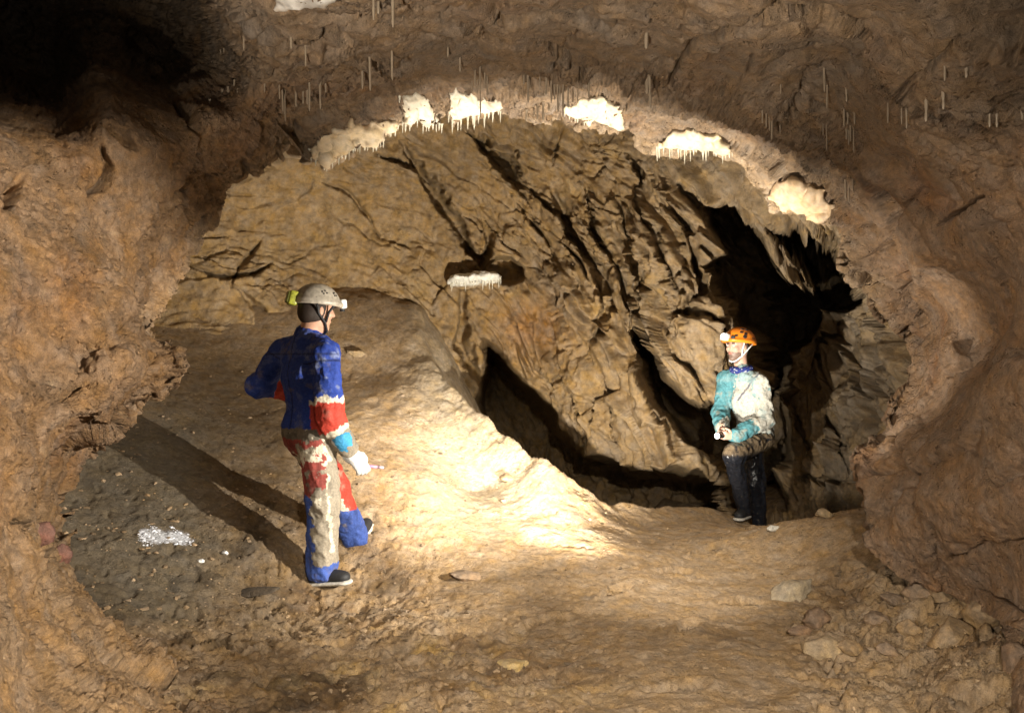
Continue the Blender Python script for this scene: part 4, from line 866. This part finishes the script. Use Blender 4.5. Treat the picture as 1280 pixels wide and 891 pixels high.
def hang(name, meshes, loc, length, rad, parent=None):
    o = bpy.data.objects.new(name, rnd.choice(meshes)); COL.objects.link(o); o.location = loc; o.scale = (rad, rad, length)
    o.rotation_euler = (rnd.uniform(-.02, .02), rnd.uniform(-.02, .02), rnd.uniform(0, 6)); 
    if parent: o.parent = parent
    return o
def crust(name, poly, label, colr, thick=.035, step=2.2, drips=(), rough=.006, cat='flowstone', edge=9):
    """a coat of calcite on the rock, following its surface, with its own thickness"""
    poly = np.array(poly, float); x0, y0 = poly.min(0) - 6; x1, y1 = poly.max(0) + 6
    gx_ = np.arange(x0, x1, step); gy_ = np.arange(y0, y1, step); X, Y = np.meshgrid(gx_, gy_); q = np.stack([X.ravel(), Y.ravel()], 1)
    qn = np.c_[q * .06, 0 * q[:, 0]]; s_ = sdist(q + edge * np.stack([fbm(qn, 1, 3, .6, 7), fbm(qn, 1, 3, .6, 8)], 1), poly)
    pts = {}; 
    ds = []
    for k in np.nonzero(s_ < 0)[0]:
        hh_ = hit(q[k, 0], q[k, 1], (arch,))
        if hh_: pts[k] = hh_; ds.append(hh_[0].y)
    md = np.median(ds); pts = {k: v for k, v in pts.items() if abs(v[0].y - md) < .5}
    nxg = len(gx_); ids = sorted(pts); idx = {k: i for i, k in enumerate(ids)}; S = np.array([pts[k][0] for k in ids]); Nn = np.array([pts[k][1] for k in ids])
    Q0 = np.array([(idx[k], idx[k + nxg], idx[k + nxg + 1], idx[k + 1]) for k in ids if k + 1 in idx and k + nxg in idx and k + nxg + 1 in idx])
    for _ in range(3): S = relaxed(S, Q0, .6); Nn = relaxed(Nn, Q0, .8)
    Nn = Nn / (np.linalg.norm(Nn, axis=1)[:, None] + 1e-9)
    lift = .8 * np.array([thick * (1 - math.exp(s_[k] / 4.0)) + .002 for k in ids]) + rough * np.clip(fbm(S, 28, 3, .6, 9) + .3, 0, 2) * np.array([min(1, -s_[k] / 4) for k in ids])
    Fr = S + Nn * lift[:, None]; Bk = S - Nn * .03; n = len(ids); Fq = []
    for k in ids:
        if k + 1 in idx and k + nxg in idx and k + nxg + 1 in idx:
            a, b, c, d = idx[k], idx[k + nxg], idx[k + nxg + 1], idx[k + 1]
            if max(np.linalg.norm(S[a] - S[c]), np.linalg.norm(S[b] - S[d])) < .25: Fq.append((a, b, c, d))
    cnt = {}
    for f in Fq:
        for e in range(4): cnt[(f[e], f[(e + 1) % 4])] = 1
    sk = [(a, a + n, b + n, b) for (a, b) in cnt if (b, a) not in cnt]
    Fq = np.array(Fq + [tuple(v + n for v in f[::-1]) for f in Fq] + [s for s in sk])
    V = np.vstack([Fr, Bk]); nn = fbm(V, 20, 3, .6, 12); c = np.array(colr) * (1 + .18 * nn)[:, None]; br = ss(.25, .6, fbm(V, 9, 3, .6, 13)); c = c + (np.array([.42, .29, .16]) - c) * (.45 * br)[:, None]; st_ = ss(.05, .55, fbm(V * np.array([1, 1, .25]), 30, 3, .6, 15)); c = c * (1 - .38 * st_)[:, None]; eg = np.exp(np.array([s_[k] for k in ids]) / 5.0); eg = np.r_[eg, eg] * (.4 + .6 * ss(-.2, .4, fbm(V, 14, 3, .6, 14))); up_ = ss(-.02, .06, V[:, 2] - S[:, 2].mean()); eg = np.clip(eg * (.5 + .8 * up_), 0, 1); c = c + (np.array([.30, .20, .12]) - c) * eg[:, None]
    root = empty(name, tuple(S.mean(0))); o = link('crust', mesh_np('crust', V - S.mean(0), Fq, c), M_CALC, root)
    tag(root, label, cat)
    for (xa, xb, gap, lmin, lmax, rad) in drips:
        x = xa
        while x < xb:
            col_ = [k for k in ids if abs(q[k, 0] - x) < step * .6]
            if col_:
                k = max(col_, key=lambda k: q[k, 1]); p = Fr[idx[k]]; L = rnd.uniform(lmin, lmax) * p[1] / F
                d = hang('drip', DRIPS, tuple(p - S.mean(0) - np.array([0, 0, -.004]) + Nn[idx[k]] * -.012), L, rad * rnd.uniform(.7, 1.3), root)
            x += gap * rnd.uniform(.6, 1.5)
    return root
CW = (.62, .56, .44); CT = (.62, .50, .34)
crust('flowstone', [(384,188),(392,176),(420,158),(440,146),(456,158),(480,146),(498,148),(503,160),(470,182),(430,196),(408,208),(390,206)], 'tan flowstone crust hanging lowest on the left of the arch edge, speckled', CT, .03, 2.0, ((386,502,4.2,5,14,.0075),), .010)
crust('flowstone', [(498,119),(520,114),(536,118),(538,130),(546,144),(560,150),(549,165),(528,158),(500,155),(503,140)], 'square white flowstone patch on the arch edge beside the tan speckled crust', CW, .03, 2.0, ((499,556,4.2,5,16,.008),))
crust('flowstone', [(556,114),(575,111),(600,120),(622,124),(633,136),(628,143),(600,149),(566,152),(560,146),(567,132)], 'bright white flowstone strip with a toothed fringe at the top of the arch', CW, .03, 2.0, ((560,632,4.0,6,20,.0085),))
crust('flowstone', [(704,130),(735,120),(755,117),(775,132),(784,150),(783,165),(760,160),(728,153),(708,144)], 'smooth cream flowstone hood without fringe at the top of the arch', (.60, .53, .39), .03, 2.0, ((706,730,5,4,8,.006),), .006)
crust('flowstone', [(816,180),(835,166),(860,157),(885,163),(906,170),(915,188),(908,196),(880,190),(850,190),(825,188)], 'cream flowstone bracket with long fringe on the right shoulder of the arch', (.58, .49, .33), .03, 2.0, ((820,918,4.6,6,22,.008),))
crust('flowstone', [(960,230),(985,222),(1015,226),(1034,238),(1043,258),(1038,272),(1028,281),(1000,272),(975,262),(959,252)], 'peach coloured lump of lit rock on the right shoulder of the arch below the straws', (.62, .45, .28), .03, 2.0, (), .008)  # rock in bright light; the brightness is put into the crust colour
crust('flowstone', [(342,-8),(430,-10),(425,4),(400,12),(372,16),(350,22),(342,14)], 'pale grey calcite sheet at the top edge of the ceiling', (.60, .57, .53), .02, 3.0, (), .006)

def straws(lst, label, group, rad=.0050):
    order = ['first', 'second', 'third', 'fourth', 'fifth', 'sixth', 'seventh', 'eighth', 'ninth', 'tenth', 'eleventh', 'twelfth', 'thirteenth', 'fourteenth', 'fifteenth']; k_ = 0
    for (x, ya, yb) in sorted(lst):
        h_ = hit(x, ya, (arch,))
        if not h_: continue
        p = h_[0]; L = (yb - ya) * p.y / F
        o = hang('straw_stalactite', STRAWS, (p.x, p.y, p.z + .012), L + .012, rad * rnd.uniform(.8, 1.25)); tag(o, order[k_] + ' from the left of the ' + label, 'stalactite', group); k_ += 1
straws([(280,65,92),(276,66,77),(305,50,63),(364,48,62),(382,62,84)], 'short straws under the ceiling ledge left of centre', 'straws under the left ceiling ledge')
straws([(285,112,124),(278,115,127),(293,104,138),(297,115,139),(262,128,138),(331,105,116),(349,107,125),(353,112,140),(356,115,153),(370,117,135),(379,115,131),(384,113,131),(387,108,140),(400,106,138),(407,105,116)], 'thin straws in the row above the tan flowstone', 'straws above the tan flowstone')
straws([(467,-4,26),(491,-4,36),(473,2,18)], 'straws at the top edge of the picture', 'straws at the top edge', .0062)
straws([(462,72,115),(490,65,102),(453,90,112),(575,73,91),(560,60,72)], 'well spaced straws on the ceiling above the white flowstone', 'straws on the brown ceiling', .0062)
straws([(594,88,110),(600,84,148),(606,92,112),(609,95,120),(597,100,118),(590,102,116)], 'straws bunched before the fringed white flowstone', 'straws before the white strip')
straws([(655,95,106),(660,96,130),(663,98,112),(675,97,110),(683,99,120),(689,104,130),(693,106,126),(697,108,142),(700,108,128),(704,108,147),(710,110,136),(716,112,130),(722,112,128),(736,105,124)], 'straws in the row left of the cream hood', 'straws beside the cream hood')
straws([(658,140,152),(672,132,150),(679,130,152),(668,136,146),(686,130,140)], 'white stubs between the white strip and the cream hood', 'white stubs at the arch top', .008)
straws([(808,43,62),(812,98,136),(809,100,118)], 'thick grey straws above the cream hood', 'grey straws on the ceiling', .009)
straws([(1030,86,116),(1034,108,137),(976,106,118),(1058,112,128),(1055,138,160),(1060,142,156),(1068,144,156),(1058,160,175),(1061,165,182),(1067,160,192),(1063,158,178),(1029,158,170),(1033,160,190)], 'straws in the ceiling hollow right of centre', 'straws in the right hollow')
straws([(953,140,155),(958,143,160),(962,150,164),(965,152,175),(975,157,166)], 'straws in the small cluster above the peach lump', 'straws above the peach lump')
straws([(1110,132,155),(1127,138,156),(1133,137,162),(1158,128,153),(1179,116,138),(1181,84,102),(1208,86,98),(1237,145,160),(1246,148,160),(1278,143,150)], 'scattered straws on the rock at the upper right', 'straws at the upper right')
straws([(1057,228,250),(1061,232,253),(1066,226,238)], 'small dark straws right of the peach lump', 'straws right of the peach lump', .005)

# ------------------------------------------------------------------ the shelf of white calcite on the chamber wall
hp, hn = hit(600, 354, (wall,)); hp = np.array(hp); fd = Field(hp - np.array([.6, .7, .3]), hp + np.array([.6, .5, .3]), .012); o_ = np.array([-.05, -.12, 0.0])
fd.ell(hp + o_ + np.array([.0, -.04, .03]), (.26, .24, .055), None, 0); fd.ell(hp + o_ + np.array([.13, -.06, .055]), (.14, .18, .05), None, .05); fd.ell(hp + o_ + np.array([-.14, .05, .0]), (.16, .2, .05), None, .05); fd.ell(hp + o_ + np.array([0, .25, .02]), (.24, .25, .06), None, .06)
shelf = empty('flowstone_shelf', tuple(hp))
def shelf_col(V):
    n = fbm(V, 9, 3, .6, 201); t = ss(-.05, .12, (hp[1] - .10) - V[:, 1] + .08 * n); c = np.array([.40, .28, .15]) + (np.array([.82, .79, .70]) - np.array([.40, .28, .15])) * t[:, None]; return c * (1 + .15 * n)[:, None]
sh = solid('shelf', fd, M_CALC, shelf, shelf_col, 2, lambda V, N_: .03 * fbm(V, 9, 4, .6, 202))
own(shelf); tag(shelf, 'small white calcite shelf jutting from the chamber wall between the two people', 'flowstone')
SV = np.array([v.co for v in sh.data.vertices])
for k in range(26):
    a = math.pi * (1.05 + .9 * k / 25); x_ = hp[0] - .02 + .30 * math.cos(a); cand = SV[np.abs(SV[:, 0] - x_) < .02]
    if not len(cand): continue
    cand = cand[cand[:, 1] < cand[:, 1].min() + .06]; c_ = cand[np.argmin(cand[:, 2])]; o = hang('drip', DRIPS, tuple(c_ - hp + np.array([0, .01, .012])), rnd.uniform(.04, .12), .010 * rnd.uniform(.7, 1.3), shelf)

# ------------------------------------------------------------------ loose stones
def rock_mesh(seed, size, sub=3, facets=7, nz=.10, colr=(.33, .24, .15), name='stone'):
    rs = np.random.default_rng(seed); bm = bmesh.new(); bmesh.ops.create_icosphere(bm, subdivisions=sub, radius=1)
    V = np.array([v.co for v in bm.verts]); 
    for k in range(facets):
        n = unit(rs.normal(size=3)); c = rs.uniform(.5, .9); d = V @ n; V = V - np.maximum(d - c, 0)[:, None] * n * .92
    V = V + V * (nz * fbm(V + seed, 1.6, 3, .55, seed))[:, None] + V * (nz * .6 * fbm(V + seed, 5, 4, .65, seed + 1))[:, None]; V = V * np.array(size) * .5
    Fq = np.array([[v.index for v in f.verts] for f in bm.faces]); bm.free()
    c = np.array(colr) * (1 + .25 * fbm(V * 3 / max(size), 2, 3, .6, seed + 2))[:, None]
    me = mesh_np(name, V, Fq, c); me.materials.append(M_STONE); return me
def stone(px_, py_, size, label, rot=0.0, tilt=(0, 0), sink=.3, colr=(.33, .24, .15), facets=7, sub=4, which=None, name='stone', group=None):
    seed = int(px_ * 7 + py_); h_ = hit(px_, py_, which or (floor,))
    if not h_: print('no ground for stone', px_, py_); return
    p = h_[0]; o = link(name, rock_mesh(seed, size, sub, facets + 5, .17, colr, name)); o.location = (p.x, p.y, p.z + size[2] * (.42 - sink)); o.rotation_euler = (tilt[0], tilt[1], rot)
    tag(o, label, 'stone', group); return o
T1 = (.33, .225, .125); T2 = (.27, .19, .125); T3 = (.38, .28, .17); T4 = (.25, .165, .105)
stone(583, 722, (.24, .15, .07), 'flat brown stone lying alone on the open floor, right of the walking person', .4, (.1, .15), .35, T2, 8)
stone(990, 745, (.30, .17, .15), 'grey wedge shaped stone below the gap in the earth bank', .15, (.0, -.35), .25, (.36, .29, .20), 10)
stone(1018, 778, (.22, .18, .13), 'reddish brown block between the grey wedge stone and the pale cobble', .8, (.2, .1), .3, T4, 9)
stone(1000, 792, (.12, .10, .07), 'small dark stone tucked under the left side of the reddish block', .2, (0, 0), .25, T4)
stone(1032, 812, (.24, .19, .13), 'pale tan cobble at the front of the stone heap', .3, (.1, 0), .3, T3, 8)
stone(1062, 812, (.13, .11, .08), 'small tan stone touching the right side of the pale cobble', .6, (.1, 0), .3, T1)
stone(1185, 745, (.26, .22, .18), 'rounded boulder at the top left of the row against the right wall', .3, (.1, .1), .3, T1, 6)
stone(1222, 752, (.24, .22, .24), 'upright knobbly boulder at the back of the row against the right wall', .9, (.1, .2), .3, T3, 6)
stone(1236, 778, (.22, .20, .18), 'ochre boulder at the right end of the row against the right wall', .2, (.0, .1), .3, T1, 6)
stone(1190, 800, (.26, .22, .17), 'broad brown boulder in front of the row against the right wall', .5, (.15, .0), .35, T1, 7)
stone(1150, 742, (.20, .15, .11), 'low grey brown stone under the overhang of the right wall', .2, (0, 0), .35, T2)
stone(1118, 752, (.17, .14, .10), 'small brown stone under the overhang, left of the low grey one', .7, (0, .1), .35, T2)
stone(1095, 775, (.16, .14, .09), 'flattish stone in the middle of the rubble below the overhang', .7, (0, .1), .4, T2)
stone(1140, 790, (.15, .13, .10), 'angular stone between the rubble and the broad brown boulder', .1, (.2, .1), .35, T1)
stone(1110, 815, (.11, .10, .07), 'small stone at the front edge of the rubble', .1, (.2, .1), .35, T2)
stone(1272, 838, (.16, .16, .17), 'reddish knob at the right edge of the picture by the wall foot', .1, (0, 0), .3, T4, 6)
stone(1030, 645, (.14, .10, .08), 'pale stone on top of the earth bank left of the right wall', .1, (0, 0), .25, T3)
stone(968, 662, (.14, .05, .05), 'small white chip at the gap in the bank behind the standing person', .5, (0, 0), .2, (.62, .58, .5), 6, 3)
stone(443, 441, (.20, .16, .10), 'pale rounded stone sticking out of the slope right of the grey helmet', .1, (0, 0), .45, T3, 5)
stone(634, 600, (.13, .10, .09), 'small square stone on the brightly lit crest of the slope', .4, (0, .2), .25, T1, 9, 3)
stone(629, 627, (.07, .05, .04), 'tiny brown stone just below the crest in the bright patch', .4, (0, .2), .2, T2, 8, 3)
stone(640, 830, (.16, .13, .07), 'yellowish cobble half sunk in the trodden floor at the bottom', .4, (0, 0), .5, (.52, .38, .19), 6)
stone(318, 743, (.31, .13, .05), 'long flat dark slab standing in for a shadow behind the heel of the walking person', .12, (0, -.06), .1, (.075, .058, .042), 8, 3)  # dark slab added where a shadow lies on the mud
stone(252, 702, (.05, .04, .03), 'white crumb right of the white powder patch', .4, (0, 0), .2, (.7, .69, .68), 6, 3)
stone(281, 692, (.045, .04, .03), 'white crumb farthest from the white powder patch, towards the shadow', .4, (0, 0), .2, (.7, .69, .68), 6, 3)
for (a, b, s_, lb) in ((52, 664, (.09, .08, .14), 'upper maroon mud knob in the cleft of the left wall'), (76, 690, (.08, .07, .12), 'lower maroon mud knob in the cleft of the left wall')):
    stone(a, b, s_, lb, .2, (.3, .2), .55, (.25, .13, .10), 3, 4, (arch,), 'mud_knob')['category'] = 'mud knob'

# ------------------------------------------------------------------ grit, crumbs and the patch of white powder
def scatter(name, where, size, colr, mat, kind_label, flat=.6, jit_=.3):
    """many small stones as one mesh, sitting on the floor"""
    rs = np.random.default_rng(len(name)); bm = bmesh.new(); bmesh.ops.create_icosphere(bm, subdivisions=1, radius=1); B0 = np.array([v.co for v in bm.verts]); F0 = np.array([[v.index for v in f.verts] for f in bm.faces]); bm.free()
    n = len(where); V = np.repeat(B0[None], n, 0) * (1 + jit_ * rs.normal(size=(n, len(B0), 1)).clip(-1.5, 1.5)); s_ = size(rs, n)
    V = V * s_[:, None, None] * rs.uniform(.6, 1.3, (n, 1, 3)) * np.array([1, 1, flat]); V = V + (where + np.c_[0 * s_, 0 * s_, s_ * .12])[:, None, :]
    Fq = (F0[None] + (np.arange(n) * len(B0))[:, None, None]).reshape(-1, 3); c = np.repeat(np.array(colr)[None] * rs.uniform(.55, 1.35, (n, 1)), len(B0), 0)
    o = link(name, mesh_np(name, V.reshape(-1, 3), Fq, c, False), mat); tag(o, kind_label, None, None, 'stuff'); return o
rs = np.random.default_rng(77); vis = np.where((f3[:, 1] > 2.7) & (f3[:, 1] < 7.2) & (np.abs(ppx - 640) < 660) & (ppy < 900))[0]
wgt = (0.25 + 1.6 * trod + .6 * ss(.1, .5, fbm(f3, 3, 3, .6, 210)))[vis] * (f3[vis, 1] ** 2)
pick = vis[rs.choice(len(vis), 3800, False, wgt / wgt.sum())]
scatter('grit', f3[pick], lambda r_, n: .0045 + .006 * r_.random(n) ** 3 * 2.2, (.27, .19, .115), M_STONE, 'earth crumbs and grit strewn over the trodden floor')
e_ = np.hypot((ppx - 209 + 20 * pn(f3 * 6, 211)) / 29, (ppy - 674 + 8 * pn(f3 * 6, 212)) / 14); cand = np.where((e_ + .5 * fbm(f3, 14, 3, .6, 213) < .95) & (f3[:, 1] > 3.2) & (f3[:, 1] < 6))[0]; wt = np.maximum(1.25 - e_[cand], .05); pick = cand[rs.choice(len(cand), min(len(cand), 900), False, wt / wt.sum())]
scatter('white_powder', f3[pick], lambda r_, n: .003 + .010 * r_.random(n) ** 3, (.56, .57, .62), M_CALC, 'patch of white powder spilt on the dark mud by the left wall', .5)
